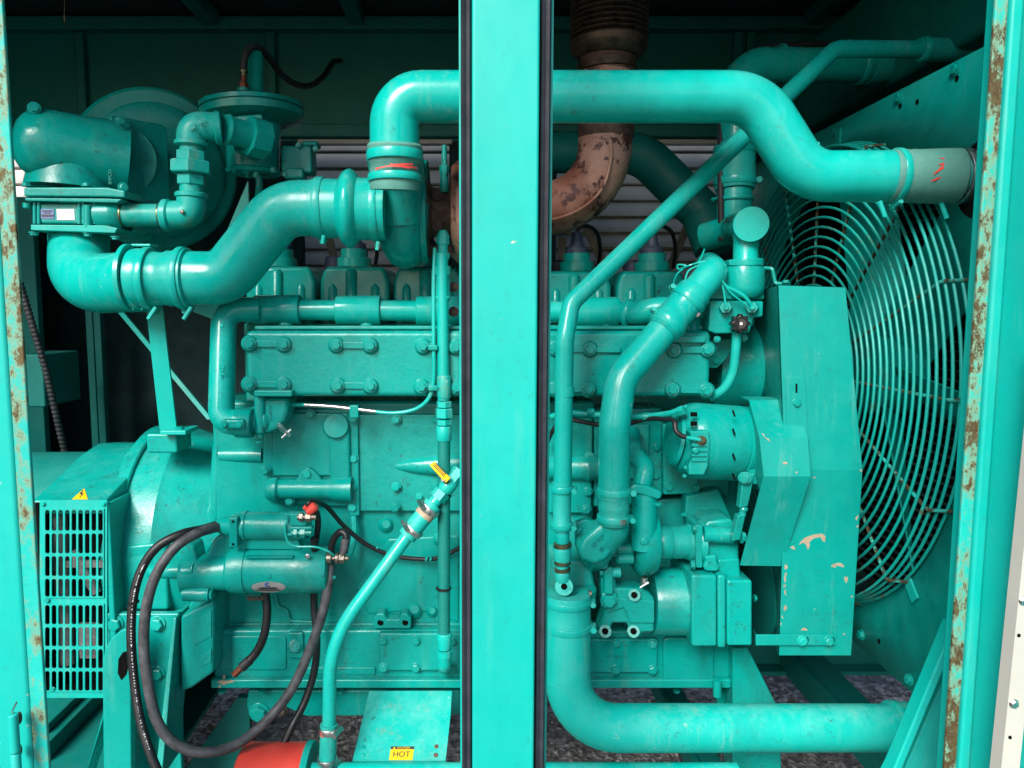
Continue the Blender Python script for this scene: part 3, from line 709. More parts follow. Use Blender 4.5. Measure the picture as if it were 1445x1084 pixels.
mesh('end_collar', plathe((333, 597, 1.60), (357, 597, 1.60), [(0, 17), (.05, 21), (.9, 21.5), (1, 20)], 30), 'cast', lp)
cl_ = mesh('retainer', pbox(311, 592, 345, 606, 1.558, .02), 'cast', lp, bevel=.006, seg=3)
bolts([(317, 599), (338, 599)], 1.558, 3.8, cl_)
marks(313, 536, 317, 470, 11, 5, 1.6, lp, 'paint', skip=(6, 8))
for y in (460, 553): bolt(313 - (4 if y > 500 else 0), y, 1.605, 3.2, lp, kind='dome')
# thermostat style elbow under the manifold
oe = thing('drain_elbow', 'teal cast outlet elbow with drain cock under the intake manifold', 'elbow', tuple(P(385, 622, 1.62)))
mesh('flange', pbox(358, 551, 412, 560, 1.575, .1), 'cast', oe, bevel=.003)
mesh('body', ppoly([(360, 561), (408, 561), (407, 578), (402, 594), (392, 607), (378, 613), (360, 612)], 1.60, .08), 'cast', oe, bevel=.012, seg=3)
mesh('barrel', plathe((352, 595, 1.625), (386, 590, 1.625), [(0, 20), (.8, 21), (1, 15)], 28), 'cast', oe)
mesh('pilaster', plathe((367, 560, 1.602), (367, 618, 1.602), [(0, 8), (.85, 8), (.9, 5), (1, 5)], 16), 'cast', oe)
bolt(366, 622, 1.60, 4, oe, look=(0, 0, -1))
marks(381, 593, 381, 572, 7, 4.5, 1.6, oe)
dc = mesh('drain_cock', join(ptube([(394, 600, 1.605), (405, 610, 1.58)], 4.5, n=10), ptube([(398, 618, 1.575), (411, 606, 1.575)], 1.8, n=8), plathe((403, 608, 1.585), (408, 614, 1.57), [(0, 3), (1, 3)], 8)), 'steel', oe)
# intake manifold
im = thing('intake_manifold', 'long teal box intake manifold with paired bolt clamps along the engine', 'manifold', tuple(P(670, 562, 1.65)))
mz1, mz0 = P(0, 467, 1.60).z, P(0, 560, 1.60).z
mesh('manifold_box', box(P(347, 520, 1.60).x, P(1003, 520, 1.60).x, 1.60, 1.76, mz0, mz1), 'cast', im, bevel=.012, seg=3)
mesh('manifold_lip', box(P(358, 466, 1.62).x, P(995, 466, 1.62).x, 1.625, 1.76, mz1 + .0015, mz1 + .010), 'cast', im, bevel=.003)
def pair(xa, ya, xb, yb, bar=True):
    if bar:
        A, B = P(xa, ya, 1.594), P(xb, yb, 1.594)
        b_ = mesh('clamp_bar', prism([A + Vector((0, 0, -.0075)), B + Vector((0, 0, -.0075)), B + Vector((0, 0, .0075)), A + Vector((0, 0, .0075))], Vector((0, .009, 0))), 'cast', im, bevel=.002)
    for x, y in ((xa, ya), (xb, yb)):
        mesh('bolt_boss', plathe((x, y, 1.603), (x, y, 1.590), [(0, 12.5), (.4, 12), (.8, 9.5), (1, 9)], 18), 'cast', im); bolt(x, y, 1.590, 6, im)
for a in ((353, 485, 401, 486), (475, 487, 523, 488), (597, 489, 643, 490), (353, 542, 401, 543), (477, 544, 523, 545), (595, 546, 644, 547),
          (784, 492, 832, 493, ), (951, 494, 998, 494), (784, 549, 830, 549), (949, 550, 996, 551)):
    pair(*a)
mesh('clamp_bar', pbox(840, 490, 876, 498, 1.592, .01), 'cast', im, bevel=.002)
for a in (693, 740): pair(a, 491, a + 1, 491, False); pair(a, 548, a + 1, 548, False)
mesh('outlet_pad', pbox(949, 474, 996, 484, 1.585, .08), 'cast', im, bevel=.003)
# side covers on the block
ca = mesh('cam_cover', ppoly([(371, 586), (382, 577), (496, 577), (496, 716), (392, 711), (374, 706), (370, 690)], 1.688, .03), 'cast', eg, bevel=.005)
mesh('cover_step', ppoly([(384, 583), (492, 583), (492, 672), (436, 672), (384, 672)], 1.679, .012), 'cast', ca, bevel=.004)
mesh('cover_band', pbox(464, 600, 494, 690, 1.668, .02), 'cast', ca, bevel=.008, seg=3)
mesh('expansion_plug', plathe((474, 601, 1.68), (474, 601, 1.658), [(0, 19), (.7, 17.5), (.95, 16.5), (1, 0)], 32), 'cast', ca)
mesh('oil_gallery', plathe((376, 690, 1.675), (497, 690, 1.675), [(0, 6), (.01, 13), (.04, 16), (.13, 17), (.16, 14), (.72, 14), (.8, 17), (1, 18)], 28), 'cast', ca)
mesh('boss_gusset', ppoly([(415, 682), (426, 664), (434, 659), (443, 664), (458, 682)], 1.668, .02), 'cast', ca, bevel=.005)
bolts([(438, 584), (374, 664), (434, 669), (409, 707)], 1.672, 5, ca)
cb = mesh('side_cover', pbox(498, 585, 655, 722, 1.690, .03), 'cast_rough', eg, bevel=.004)
mesh('cover_strap', pbox(492, 570, 506, 728, 1.680, .012), 'cast', cb, bevel=.003)
mesh('cover_swell', plathe((540, 658, 1.70), (655, 655, 1.69), [(0, 1), (.35, 11), (.7, 16), (1, 18)], 26), 'cast', cb)
bolts([(498, 591), (559, 592), (499, 647), (559, 687), (499, 687), (498, 716), (558, 716)], 1.682, 5, cb)
bolts([(614, 687), (592, 701), (614, 592)], 1.689, 4, cb)
# right half of the block
cc = mesh('side_cover', pbox(775, 590, 836, 725, 1.690, .03), 'cast', eg, bevel=.005)
mesh('cover_swell', plathe((770, 660, 1.69), (842, 660, 1.69), [(0, 17), (.75, 17), (.82, 20), (1, 18)], 26), 'cast', cc)
bolts([(832, 645), (830, 694), (828, 719)], 1.688, 5, cc)
cd = mesh('front_cover', ppoly([(838, 578), (935, 575), (936, 700), (900, 712), (838, 716)], 1.695, .13), 'cast', eg, bevel=.005)
mesh('cover_ridge', pbox(886, 598, 917, 690, 1.685, .02), 'cast', cd, bevel=.006)
text('BK 9', 896, 618, 9, 1.685, 'cast', cd, ext=.004)
bolts([(926, 631), (925, 671)], 1.695, 4.6, cd)
ce = mesh('gear_cover', ppoly([(935, 598), (985, 598), (987, 702), (975, 703), (972, 698), (936, 699)], 1.675, .15), 'cast', eg, bevel=.006)
bolts([(944, 687), (981, 688)], 1.675, 5, ce)
mesh('dark_bracket', ppoly([(946, 590), (960, 575), (1030, 575), (1030, 700), (990, 700), (955, 660)], 1.70, .02), 'cast_rough', eg, bevel=.004)
mesh('front_housing', pbox(1005, 575, 1045, 960, 1.72, .35), 'cast', eg, bevel=.01)
mesh('gear_case', lathe(P(1000, 520, 1.80), P(1066, 520, 1.80), [(0, .10), (.85, .105), (.9, .10), (1, .095)], 48), 'cast', eg)
mesh('lift_plate', ppoly([(1000, 480), (1046, 476), (1024, 508), (1012, 520), (1000, 520)], 1.665, .02), 'cast', eg, bevel=.003)
bolts([(1011, 489), (1010, 509)], 1.664, 4.5, eg)
# block relief lines and castings
mesh('block_vein', ptube([(385, 822, 1.703), (392, 855, 1.703), (406, 862, 1.703), (408, 876, 1.703), (445, 878, 1.703)], 3, fr=8, n=10), 'cast', blk)
mesh('block_pad', ppoly([(548, 760), (648, 755), (648, 880), (590, 862), (520, 868), (500, 830)], 1.702, .02), 'cast', blk, bevel=.006, seg=3)
for x, y, r in ((545, 740, 9), (620, 760, 8), (585, 860, 10), (610, 862, 7)):
    mesh('casting_boss', plathe((x, y, 1.706), (x, y, 1.694), [(0, r * 1.3), (.6, r), (1, r * .6)], 16), 'cast', blk)
br = mesh('lug_bracket', ppoly([(527, 888), (527, 872), (532, 866), (542, 866), (547, 874), (562, 874), (567, 866), (575, 866), (580, 872), (580, 888)], 1.665, .045), 'cast', eg, bevel=.004)
for x in (537, 572): mesh('hole', plathe((x, 878, 1.6655), (x, 878, 1.6635), [(0, 4.6), (1, 4.0)], 16), 'void', br)
# sump
sp_ = mesh('sump', join(pbox(300, 889, 1034, 958, 1.668, .42)), 'cast', eg, bevel=.008)
mesh('sump_flange', pbox(297, 959.5, 1032, 972, 1.652, .45), 'cast', sp_, bevel=.004)
mesh('sump_panel', rr := ppoly(rrect(308, 898, 404, 946, 5), 1.664, .01), 'cast', sp_, bevel=.003)
mesh('sump_panel', ppoly(rrect(428, 942, 530, 953, 3), 1.663, .01), 'cast', sp_, bevel=.003)
mesh('sump_boss', pbox(406, 893, 428, 930, 1.660, .02), 'cast', sp_, bevel=.004)
mesh('drain_plug', plathe((417, 911, 1.662), (417, 911, 1.648), [(0, 10), (.5, 9), (.55, 6), (.8, 6), (.8, 2.5), (1, 2.5)], 20), 'cast', sp_)
pA = mesh('access_plate', pbox(535, 894, 652, 947, 1.655, .02), 'cast', sp_, bevel=.004)
bolts([(541, 904), (587, 904), (541, 942), (587, 942), (638, 905), (638, 943)], 1.655, 5, pA)
pB = mesh('access_plate', pbox(770, 902, 928, 950, 1.655, .02), 'cast', sp_, bevel=.004)
bolts([(827, 908), (869, 908), (921, 908), (869, 945), (921, 945)], 1.655, 5, pB)
marks(852, 926, 885, 926, 9, 3.5, 1.655, pB, skip=(3,))
mesh('sump_pocket', ppoly(rrect(936, 900, 1008, 966, 8), 1.660, .012), 'cast', sp_, bevel=.004)
for x, y in ((314, 974), (370, 974), (480, 974), (955, 974), (313, 941), (310, 960)): bolt(x, y, 1.70, 4, sp_, look=(0, 0, -1))
for pts in ([(306, 963), (311, 960), (318, 961), (327, 960), (330, 963), (321, 964), (316, 967), (312, 965)], [(314, 954), (317, 952), (318, 957), (315, 959)], [(308, 968), (312, 967), (311, 971), (308, 970)]):
    mesh('paint_chip', ppoly(pts, 1.6512, .002), 'primer', sp_)
lb = mesh('lower_brace', ppoly([(350, 974), (650, 974), (650, 1010), (432, 1012), (405, 1000), (390, 1012), (370, 1022), (352, 1014), (347, 995)], 1.715, .03), 'cast', eg, bevel=.006)
bolt(366, 1005, 1.714, 10, lb); bolt(396, 1002, 1.714, 7, lb, mat='steel_dull')
mesh('front_leg', ppoly([(1034, 915), (1056, 915), (1100, 1002), (1104, 1100), (1034, 1100)], 1.64, .05), 'cast', eg, bevel=.004)
mesh('leg_web', ppoly([(1005, 950), (1038, 950), (1038, 1100), (1030, 1100), (1010, 975)], 1.72, .03), 'cast', eg, bevel=.004)
mesh('dip_stub', ptube([(1012, 960, 1.63), (1012, 982, 1.63)], 6, n=12), 'cast', eg)
# braided ground strap
V = []
gs = single('ground_strap', sweep(catmull([P(499, 728, 1.676), P(500, 745, 1.67), P(499, 762, 1.665), P(494, 780, 1.655), P(486, 788, 1.64)]), .007, 8), 'hosepaint', 'flat braided teal ground strap hanging below the side cover', 'strap')

# ================================================================== STARTER MOTOR
sm_ = thing('starter_motor', 'teal starter motor with piggyback solenoid and oval metal nameplate', 'starter motor', tuple(P(395, 838, 1.60)))
YSM = 1.60
mot = mesh('motor_body', plathe((324, 803, YSM), (466, 803, YSM), [(0, 22), (.005, 30), (.03, 33), (.10, 34.5), (.19, 34.5), (.192, 33), (.70, 33), (.702, 34), (.93, 33), (.985, 30), (1, 24)], 48), 'cast', sm_, sharp=28)
mesh('motor_key', pbox(346, 786, 413, 788, 1.556, .02), 'cast', mot)
mesh('motor_foot', pbox(328, 832, 455, 838, 1.575, .05), 'cast', mot, bevel=.003)
mesh('nose', plathe((262, 808, YSM), (326, 806, YSM), [(0, 30), (.1, 27), (.5, 25), (1, 27)], 36), 'cast', sm_)
mesh('nose_flange', ppoly([(250, 775), (262, 764), (274, 772), (280, 800), (276, 812), (282, 838), (278, 848), (262, 846), (252, 830)], 1.575, .06), 'cast', sm_, bevel=.008, seg=3)
for a, b, c_ in ((210, 806, 272), (258, 838, 296)):
    mesh('mount_bolt', plathe((a, b, 1.575), (c_, b, 1.575), [(0, 8), (.04, 10), (.75, 11), (1, 10)], 18), 'cast', sm_)
bolt(273, 803, 1.575, 7, sm_, look=(1, 0, 0)); bolt(294, 839, 1.575, 7, sm_, look=(1, 0, 0))
sol = mesh('solenoid', plathe((305, 742, 1.59), (437, 742, 1.59), [(0, 8), (.08, 13), (.22, 17), (.26, 20), (.33, 21), (.34, 19.5), (.72, 19.5), (.725, 20), (.96, 19.5), (1, 15)], 36), 'cast', sm_, sharp=28)
mesh('solenoid_bracket', ppoly(rrect(323, 731, 335, 773, 2), 1.555, .03), 'cast', sol, bevel=.003)
for y in (736, 768): mesh('bracket_hole', plathe((329, y, 1.5552), (329, y, 1.5535), [(0, 2), (1, 1.6)], 10), 'void', sol)
mesh('solenoid_saddle', ppoly([(335, 760), (420, 760), (425, 776), (335, 776)], 1.58, .03), 'cast', sm_, bevel=.003)
mesh('nose_ramp', ppoly([(285, 790), (300, 762), (315, 750), (328, 755), (328, 790)], 1.585, .05), 'cast', sm_, bevel=.01)
mesh('terminal_block', join(pbox(408, 725, 432, 742, 1.558, .02), pbox(410, 744, 440, 748, 1.55, .02), pbox(405, 753, 432, 757, 1.553, .02)), 'cast', sol, bevel=.002)
for y, x0, x1 in ((730, 420, 446), (752, 412, 440)):
    mesh('terminal_stud', join(plathe((x0, y, 1.555), (x1, y, 1.555), [(0, 4), (1, 4)], 10), plathe((x0 + 3, y, 1.555), (x0 + 8, y, 1.555), [(0, 6.5), (1, 6.5)], 6), plathe((x0 + 12, y, 1.555), (x0 + 19, y, 1.555), [(0, 6.5), (1, 6.5)], 6)), 'steel_dull' if y < 740 else 'cast', sol)
mesh('motor_terminal', join(plathe((460, 788, 1.575), (492, 788, 1.575), [(0, 3.5), (1, 3.5)], 10), plathe((462, 788, 1.575), (468, 788, 1.575), [(0, 8), (1, 8)], 14), plathe((474, 788, 1.575), (478, 788, 1.575), [(0, 8), (1, 8)], 14), plathe((479, 788, 1.575), (486, 788, 1.575), [(0, 7), (1, 7)], 6)), 'steel_dull', sm_)
mesh('end_stud', plathe((464, 815, 1.58), (474, 815, 1.58), [(0, 5), (.5, 4), (1, 2)], 10), 'cast', sm_)
mesh('jumper_wire', ptube([(406, 731, 1.555), (402, 745, 1.552), (406, 764, 1.552), (418, 771, 1.552), (445, 772, 1.552), (463, 778, 1.556), (471, 784, 1.565)], 1.7, smooth=True, n=8), 'paint', sm_)
bolt(404, 730, 1.556, 3, sm_); bolt(379, 813, 1.5485, 4, sm_, kind='dome'); bolt(434, 785, 1.553, 2.4, sm_, mat='steel')
mc = (378, 803, YSM)
ov = mesh('nameplate', decal([(379 + 24 * math.cos(i * .2618), 828 + 7.6 * math.sin(i * .2618)) for i in range(24)], mc, 33, .0012), 'plate_metal', sm_, label='oval silver nameplate with a blue emblem')
for a_ in range(60, 300, 40): mesh('emblem', decal([(378 + r_ * math.cos(R(q_)), 824.3 + r_ * .72 * math.sin(R(q_))) for r_, q_ in ((4.2, a_), (4.2, a_ + 41), (2.2, a_ + 41), (2.2, a_))], mc, 33, .0022), 'logo_blue', ov)
mesh('print_line', decal([(366, 828.3), (379, 828.1), (391, 828.3), (391, 830), (379, 830), (366, 830)], mc, 33, .0022), 'ink', ov)
mesh('print_line', decal([(362, 831.2), (379, 831.2), (396, 831.2), (396, 832.3), (379, 832.6), (362, 832.3)], mc, 33, .0022), 'ink', ov)
mesh('loom_stub', join(*[plathe((350 + i * 3.4, 842 + (i % 2) * 2, 1.57), (352 + i * 3.4, 846 + (i % 2), 1.57), [(0, 2.5), (1, 2.5)], 6) for i in range(7)]), 'dirt', sm_)

# ---- cables
cab = lambda pts, r, mat, name, label, cat='cable', **k: single(name, ptube(pts, r, smooth=True, n=14), mat, label, cat, **k)
cab([(306, 741, 1.585), (285, 747, 1.56), (255, 754, 1.52), (222, 772, 1.50), (200, 803, 1.49), (188, 845, 1.48), (185, 900, 1.47), (190, 965, 1.46), (199, 1020, 1.44), (214, 1068, 1.42), (240, 1125, 1.40)], 6, 'cable_black', 'battery_cable', 'black battery cable sweeping left from the starter down to the skid')
cab([(306, 744, 1.575), (280, 752, 1.53), (248, 772, 1.50), (222, 808, 1.48), (207, 855, 1.47), (203, 910, 1.46), (209, 965, 1.45), (222, 1018, 1.44), (248, 1050, 1.44), (288, 1062, 1.45), (335, 1050, 1.48), (378, 1015, 1.52), (412, 972, 1.545), (438, 915, 1.56), (455, 865, 1.565), (463, 828, 1.575), (466, 795, 1.59)], 7, 'cable_grey', 'battery_cable', 'scuffed grey battery cable looping below the starter motor')
def cable_print(parent, pts, r, f0, f1, n):
    W = catmull([P(*p) for p in pts], 30); s = S(pts[0][1], pts[0][2]); rn = random.Random(5); V, Fc = [], []; L = len(W) - 2
    for i in range(n):
        k = int((f0 + (f1 - f0) * i / n) * L)
        if rn.random() < .18: continue
        p = W[k]; t = (W[k + 1] - p).normalized(); d = (Vector((0, 0, H)) - p).normalized(); d = (d - t * d.dot(t)).normalized(); b = t.cross(d); p = p + d * (r * s + .0004) ; l = rn.uniform(.0007, .0015); w_ = rn.uniform(.0005, .0014)
        o = len(V); V += [p - t * l - b * w_, p + t * l - b * w_, p + t * l + b * w_, p - t * l + b * w_]; Fc.append((o, o + 1, o + 2, o + 3))
    m = mesh('printed_marking', (V, Fc), 'white_label', parent, flat=True); m['kind'] = 'stuff'
bc1 = [o for o in bpy.data.objects if o.name.startswith('battery_cable')][0]
cable_print(bc1, [(222, 772, 1.50), (200, 803, 1.49), (188, 845, 1.48), (185, 900, 1.47), (190, 965, 1.46), (199, 1020, 1.44), (214, 1068, 1.42)], 6, .02, .98, 95)
cc_ = thing('loose_cable', 'short black cable with bare copper lug hanging under the starter', 'cable', tuple(P(335, 955, 1.60)))
mesh('sheath', ptube([(374, 836, 1.60), (377, 862, 1.595), (373, 895, 1.59), (362, 920, 1.59), (346, 938, 1.585)], 6, smooth=True, n=14), 'cable_black', cc_)
mesh('tape', ptube([(352, 932, 1.587), (341, 942, 1.584)], 7, n=12), 'rubber', cc_)
mesh('copper_lug', ptube([(343, 940, 1.585), (330, 953, 1.58)], 5, n=8), 'copper', cc_)
cab([(443, 760, 1.57), (446, 800, 1.60), (443, 850, 1.62), (447, 900, 1.61), (444, 945, 1.60), (430, 990, 1.58), (412, 1025, 1.55), (396, 1062, 1.53), (385, 1100, 1.5)], 5.5, 'cable_black', 'battery_cable', 'thinner black cable running straight down behind the starter terminals')
lc = thing('terminal_cable', 'black cable looped onto the starter motor end terminal', 'cable', tuple(P(478, 800, 1.58)))
mesh('sheath', ptube([(463, 830, 1.60), (466, 790, 1.60), (470, 764, 1.59), (480, 751, 1.58), (488, 755, 1.575), (488, 768, 1.572)], 5, smooth=True, n=12), 'cable_black', lc)
mesh('shrink_sleeve', ptube([(488, 760, 1.573), (485, 780, 1.572)], 6, n=14), 'cable_grey', lc)
mesh('lug', ptube([(485, 780, 1.572), (477, 792, 1.574)], 3.5, n=8), 'steel_dull', lc)
sw = thing('sense_wire', 'thin black wire from red terminal boot across the side cover', 'wire', tuple(P(540, 795, 1.66)))
mesh('wire', ptube([(431, 716, 1.56), (437, 709, 1.56), (447, 708, 1.58), (462, 716, 1.62), (485, 742, 1.65), (515, 767, 1.665), (550, 783, 1.675), (590, 789, 1.68), (620, 787, 1.68), (655, 770, 1.69)], 3.4, smooth=True, n=10), 'cable_black', sw)
mesh('red_boot', plathe((434, 724, 1.556), (446, 713, 1.556), [(0, 5), (.1, 6.5), (.85, 7), (1, 5)], 16), 'red', sw)
mesh('red_sleeve', ptube([(429, 718, 1.556), (432, 714, 1.556)], 2.4, n=8), 'red', sw)
mesh('feed_drop', ptube([(444, 716, 1.56), (449, 735, 1.58), (446, 765, 1.60)], 4.5, smooth=True, n=10), 'cable_black', sw)
for x, y in ((530, 774), (545, 781), (600, 788.5), (606, 788.3)): mesh('wire_mark', plathe((x, y, 1.6725), (x + 3, y + 1, 1.6725), [(0, 3.7), (1, 3.7)], 10), 'paint', sw)

# ================================================================== LEFT SIDE PIPING
# braided vertical line next to the pillar
vl = thing('oil_line', 'vertical teal braided oil line with hex fittings beside the centre pillar', 'hose', tuple(P(626, 948, 1.58)))
mesh('tube', ptube([(624, 360, 1.60), (626, 565, 1.585)], 8.5, n=18), 'paint', vl)
mesh('top_elbow', join(plathe((625, 425, 1.60), (625, 385, 1.605), [(0, 10), (.1, 11.5), (.2, 10), (.6, 10), (1, 9)], 20), plathe((625, 388, 1.605), (625, 376, 1.605), [(0, 11), (1, 11)], 18)), 'paint_worn', vl)
mesh('adapter', join(plathe((625, 376, 1.605), (625, 345, 1.605), [(0, 7), (.3, 8), (.35, 10), (.6, 10), (.65, 7), (1, 7)], 18), plathe((625, 345, 1.605), (625, 325, 1.605), [(0, 9), (.6, 9), (1, 5)], 6)), 'paint_worn', vl)
for a, b, r, hx in ((530, 562, 10, 0), (566, 575, 11, 1), (576, 590, 12.5, 1), (592, 600, 11, 1), (601, 622, 11, 0)):
    mesh('hex_fitting' if hx else 'collar', plathe((626.5, a, 1.585), (626.5, b, 1.585), [(0, r * .9), (.08, r), (.92, r), (1, r * .9)], 20, hexa=bool(hx)), 'paint_worn', vl)
mesh('braided_hose', ptube([(626.5, 620, 1.585), (626.5, 900, 1.585)], 9, n=20), 'braid', vl)
mesh('bottom_elbow', join(plathe((627, 893, 1.585), (627, 915, 1.585), [(0, 10), (.1, 11), (1, 9.5)], 18), plathe((627, 917, 1.585), (627, 926, 1.585), [(0, 11), (1, 11)], 18), ptube([(627, 925, 1.585), (627, 938, 1.59), (627, 942, 1.65)], 10, fr=9, n=16)), 'paint', vl)
tl = thing('vent_line', 'thin teal steel line clipped along the intake manifold', 'line', tuple(P(520, 585, 1.62)))
mesh('line', ptube([(405, 571, 1.63), (440, 572, 1.62), (500, 577, 1.61), (550, 583, 1.60), (585, 578, 1.595), (605, 562, 1.59), (612, 535, 1.585), (612, 480, 1.585), (612, 400, 1.60), (614, 350, 1.61)], 2.9, smooth=True, n=10), 'paint', tl)
mesh('bare_section', ptube([(430, 571.5, 1.620), (470, 574, 1.613), (530, 581, 1.603)], 3.1, smooth=True, n=10), 'steel', tl)
cp = mesh('clip', pbox(493, 572, 506, 590, 1.60, .015), 'cast', tl, bevel=.003); bolt(499, 591, 1.672, 4.5, cp)
for y in (490, 547): mesh('clip', pbox(604, y - 3, 618, y + 5, 1.575, .02), 'cast', tl, bevel=.003)
# coolant drain hose with yellow handled valve
dh = thing('coolant_drain_hose', 'slanted teal drain pipe with clamped rubber sleeves and yellow lever valve', 'hose', tuple(P(463, 1084, 1.48)))
mesh('pipe', ptube([(464, 1030, 1.47), (466, 905, 1.48), (578, 752, 1.55)], 9.5, fr=160, n=22), 'paint', dh)
mesh('upper_sleeve', ptube([(574, 757, 1.547), (612, 711, 1.565)], 13.5, n=22), 'hosepaint', dh)
ax = (.63, -.77)
band((583, 747, 1.552), ax, 14.2, 8, dh, 'steel', screw=-60); band((606, 718, 1.562), ax, 14.2, 9, dh, 'steel', screw=-60)
mesh('bare_band', plathe((597, 729, 1.5585), (602, 723, 1.5605), [(0, 13.9), (1, 13.9)], 24), 'primer', dh)
mesh('barb', ptube([(608, 715, 1.563), (622, 698, 1.57)], 9, n=16), 'paint', dh)
vb = mesh('valve_body', join(plathe((617, 704, 1.567), (625, 694, 1.571), [(0, 12), (1, 12)], 6), plathe((625, 694, 1.571), (640, 676, 1.58), [(0, 9), (.3, 12), (.7, 12), (1, 9)], 18), plathe((637, 680, 1.578), (650, 664, 1.585), [(0, 11), (1, 11)], 6)), 'paint', dh)
mesh('valve_stem', ptube([(634, 684, 1.575), (626, 676, 1.55)], 4, n=10), 'steel_dull', dh)
hv = prism([P(606, 657, 1.548), P(613, 651, 1.548), P(636, 675, 1.548), P(629, 682, 1.548)], Vector((0, .004, 0)))
lv = mesh('valve_lever', hv, 'yellow', dh, bevel=.0015, label='yellow valve lever')
for k_ in range(3): mesh('print_line', prism([P(611 + k_ * 1.6, 657 - k_ * 1.6, 1.5475), P(612 + k_ * 1.6, 656.4 - k_ * 1.6, 1.5475), P(627 + k_ * 1.6, 672.4 - k_ * 1.6, 1.5475), P(626 + k_ * 1.6, 673 - k_ * 1.6, 1.5475)], Vector((0, .002, 0))), 'ink', lv)
mesh('lower_sleeve', ptube([(464, 1022, 1.47), (462, 1078, 1.465)], 12, n=22), 'hosepaint', dh)
band((464, 1029, 1.47), (0, 1), 12.6, 9, dh, 'steel', screw=-70); band((462, 1073, 1.466), (0, 1), 12.6, 9, dh, 'steel', screw=-60)
mesh('red_mark', pbox(453, 1034, 459, 1041, 1.4525, .003), 'red', dh)
mesh('stub', ptube([(462, 1076, 1.465), (462, 1140, 1.465)], 10, n=16), 'paint', dh)
# red capped canister and lower rail
rc = thing('red_canister', 'red capped canister lying at the foot of the drain hose', 'canister', tuple(P(395, 1150, 1.45)))
zc_ = P(0, 1110, 1.45).z
mesh('red_shell', plathe((340, 1120, 1.50), (432, 1120, 1.50), [(0, 62), (.04, 67), (.92, 67), (1, 66)], 40), 'red', rc)
mesh('end_rim', plathe((431, 1120, 1.50), (442, 1120, 1.50), [(0, 66), (0, 69), (.8, 68), (1, 60)], 40), 'sheet', rc)
lr = single('lower_pipe_rail', ptube([(440, 1092, 1.46), (1040, 1092, 1.46)], 15, n=20), 'paint', 'horizontal teal pipe along the skid below the sump', 'pipe')
# hot shield with sticker
hs = thing('heat_shield', 'slanted teal sheet metal shield with yellow caution hot sticker', 'heat shield', tuple(P(565, 1075, 1.5)))
def hsp(x, y):                       # point on the slanted plate
    f = (y - 975) / 99; return P(x, y, 1.645 - .14 * f)
pl2 = [hsp(521, 975), hsp(638, 975), hsp(636, 1010), hsp(629, 1074), hsp(497, 1074), hsp(510, 1020)]
mesh('plate', prism(pl2, Vector((0, .003, -.001))), 'paint_worn', hs, bevel=.001)
mesh('lip', prism([hsp(497, 1074.3), hsp(629, 1074.3), hsp(629, 1074.3) + Vector((0, .012, -.004)), hsp(497, 1074.3) + Vector((0, .012, -.004))], Vector((0, 0, -.004))), 'sheet', hs)
nrm = (hsp(521, 975) - hsp(497, 1074)).cross(hsp(629, 1074) - hsp(497, 1074)).normalized()
if nrm.y > 0: nrm = -nrm
st = mesh('caution_sticker', prism([hsp(x, y) + nrm * .0015 for x, y in ((549, 1073), (582, 1073), (584.5, 1054), (552, 1054))], nrm * -.0008), 'yellow', hs, label='yellow sticker reading CAUTION HOT')
mesh('caution_band', prism([hsp(x, y) + nrm * .002 for x, y in ((551.4, 1058), (584, 1058), (584.5, 1054), (552, 1054))], nrm * -.0008), 'ink', st)
up_ = (hsp(560, 1055) - hsp(560, 1073)).normalized(); rt = Vector((1, 0, 0)); up_ = (up_ - rt * up_.dot(rt)).normalized(); fm = Matrix((rt, up_, rt.cross(up_))).transposed().to_4x4()
def stext(s, x, y, h, mat):
    o = text(s, x, y, h, 1.5, mat, st, ext=.0002, name='sticker_text', face=fm); o.location = hsp(x, y) + nrm * .0026 - WO[st.name]
stext('HOT', 566.5, 1065.5, 8.2, 'ink'); stext('CAUTION', 569.5, 1056.2, 2.9, 'yellow')
tri = mesh('alert_triangle', prism([hsp(554.5, 1057.5) + nrm * .0026, hsp(558.5, 1057.5) + nrm * .0026, hsp(556.6, 1054.6) + nrm * .0026], nrm * -.0005), 'yellow', st)
for x, y, m_ in ((513, 1055, 'cast'), (511, 1066, 'cast'), (616, 1054, 'rust_dark'), (615, 1066, 'rust_dark')):
    bolt(0, 0, 1.5, 4, hs, kind='dome', mat=m_, look=tuple(nrm)).location = hsp(x, y) - WO[hs.name]
mesh('rust_streak', prism([hsp(x, y) + nrm * .0006 for x, y in ((612, 1056), (614, 1046), (616, 1040), (618, 1047), (624, 1052), (628, 1060), (618, 1061))], nrm * -.0005), 'rust', hs)

# ---- mixer / air inlet, big intake pipe
ai = thing('air_inlet_mixer', 'bulbous teal air inlet elbow on a square mixer body with labels', 'air inlet', tuple(P(110, 330, 1.78)))
YM = 1.76
mesh('elbow_body', sweep(fillet([P(182, 222, 1.86), P(100, 205, 1.79), P(62, 200, 1.76), P(24, 202, 1.74)], .05), [48 * S(200, YM) * k_ for k_ in ([1.02] + [1.02] * 11 + [1.03] * 11 + [1.0])], 36), 'cast', ai) if False else None
eb = mesh('elbow_body', plathe((16, 196, 1.72), (178, 226, 1.84), [(0, 4), (.006, 14), (.03, 27), (.08, 38), (.16, 46), (.28, 50), (.45, 51), (.6, 51), (.8, 54), (1, 56)], 48), 'cast', ai)
mesh('neck', plathe((101, 205, 1.80), (101, 267, 1.80), [(0, 50), (.3, 53), (.75, 57), (1, 60)], 40), 'cast', ai)
mesh('upper_flange', ppoly([(33, 264), (150, 264), (176, 269), (176, 279), (150, 278), (33, 277)], 1.655, .19), 'cast', ai, bevel=.004)
mesh('gasket_plate', ppoly([(34, 279), (150, 280), (172, 281), (165, 286), (36, 283.5)], 1.657, .18), 'cast', ai, bevel=.002)
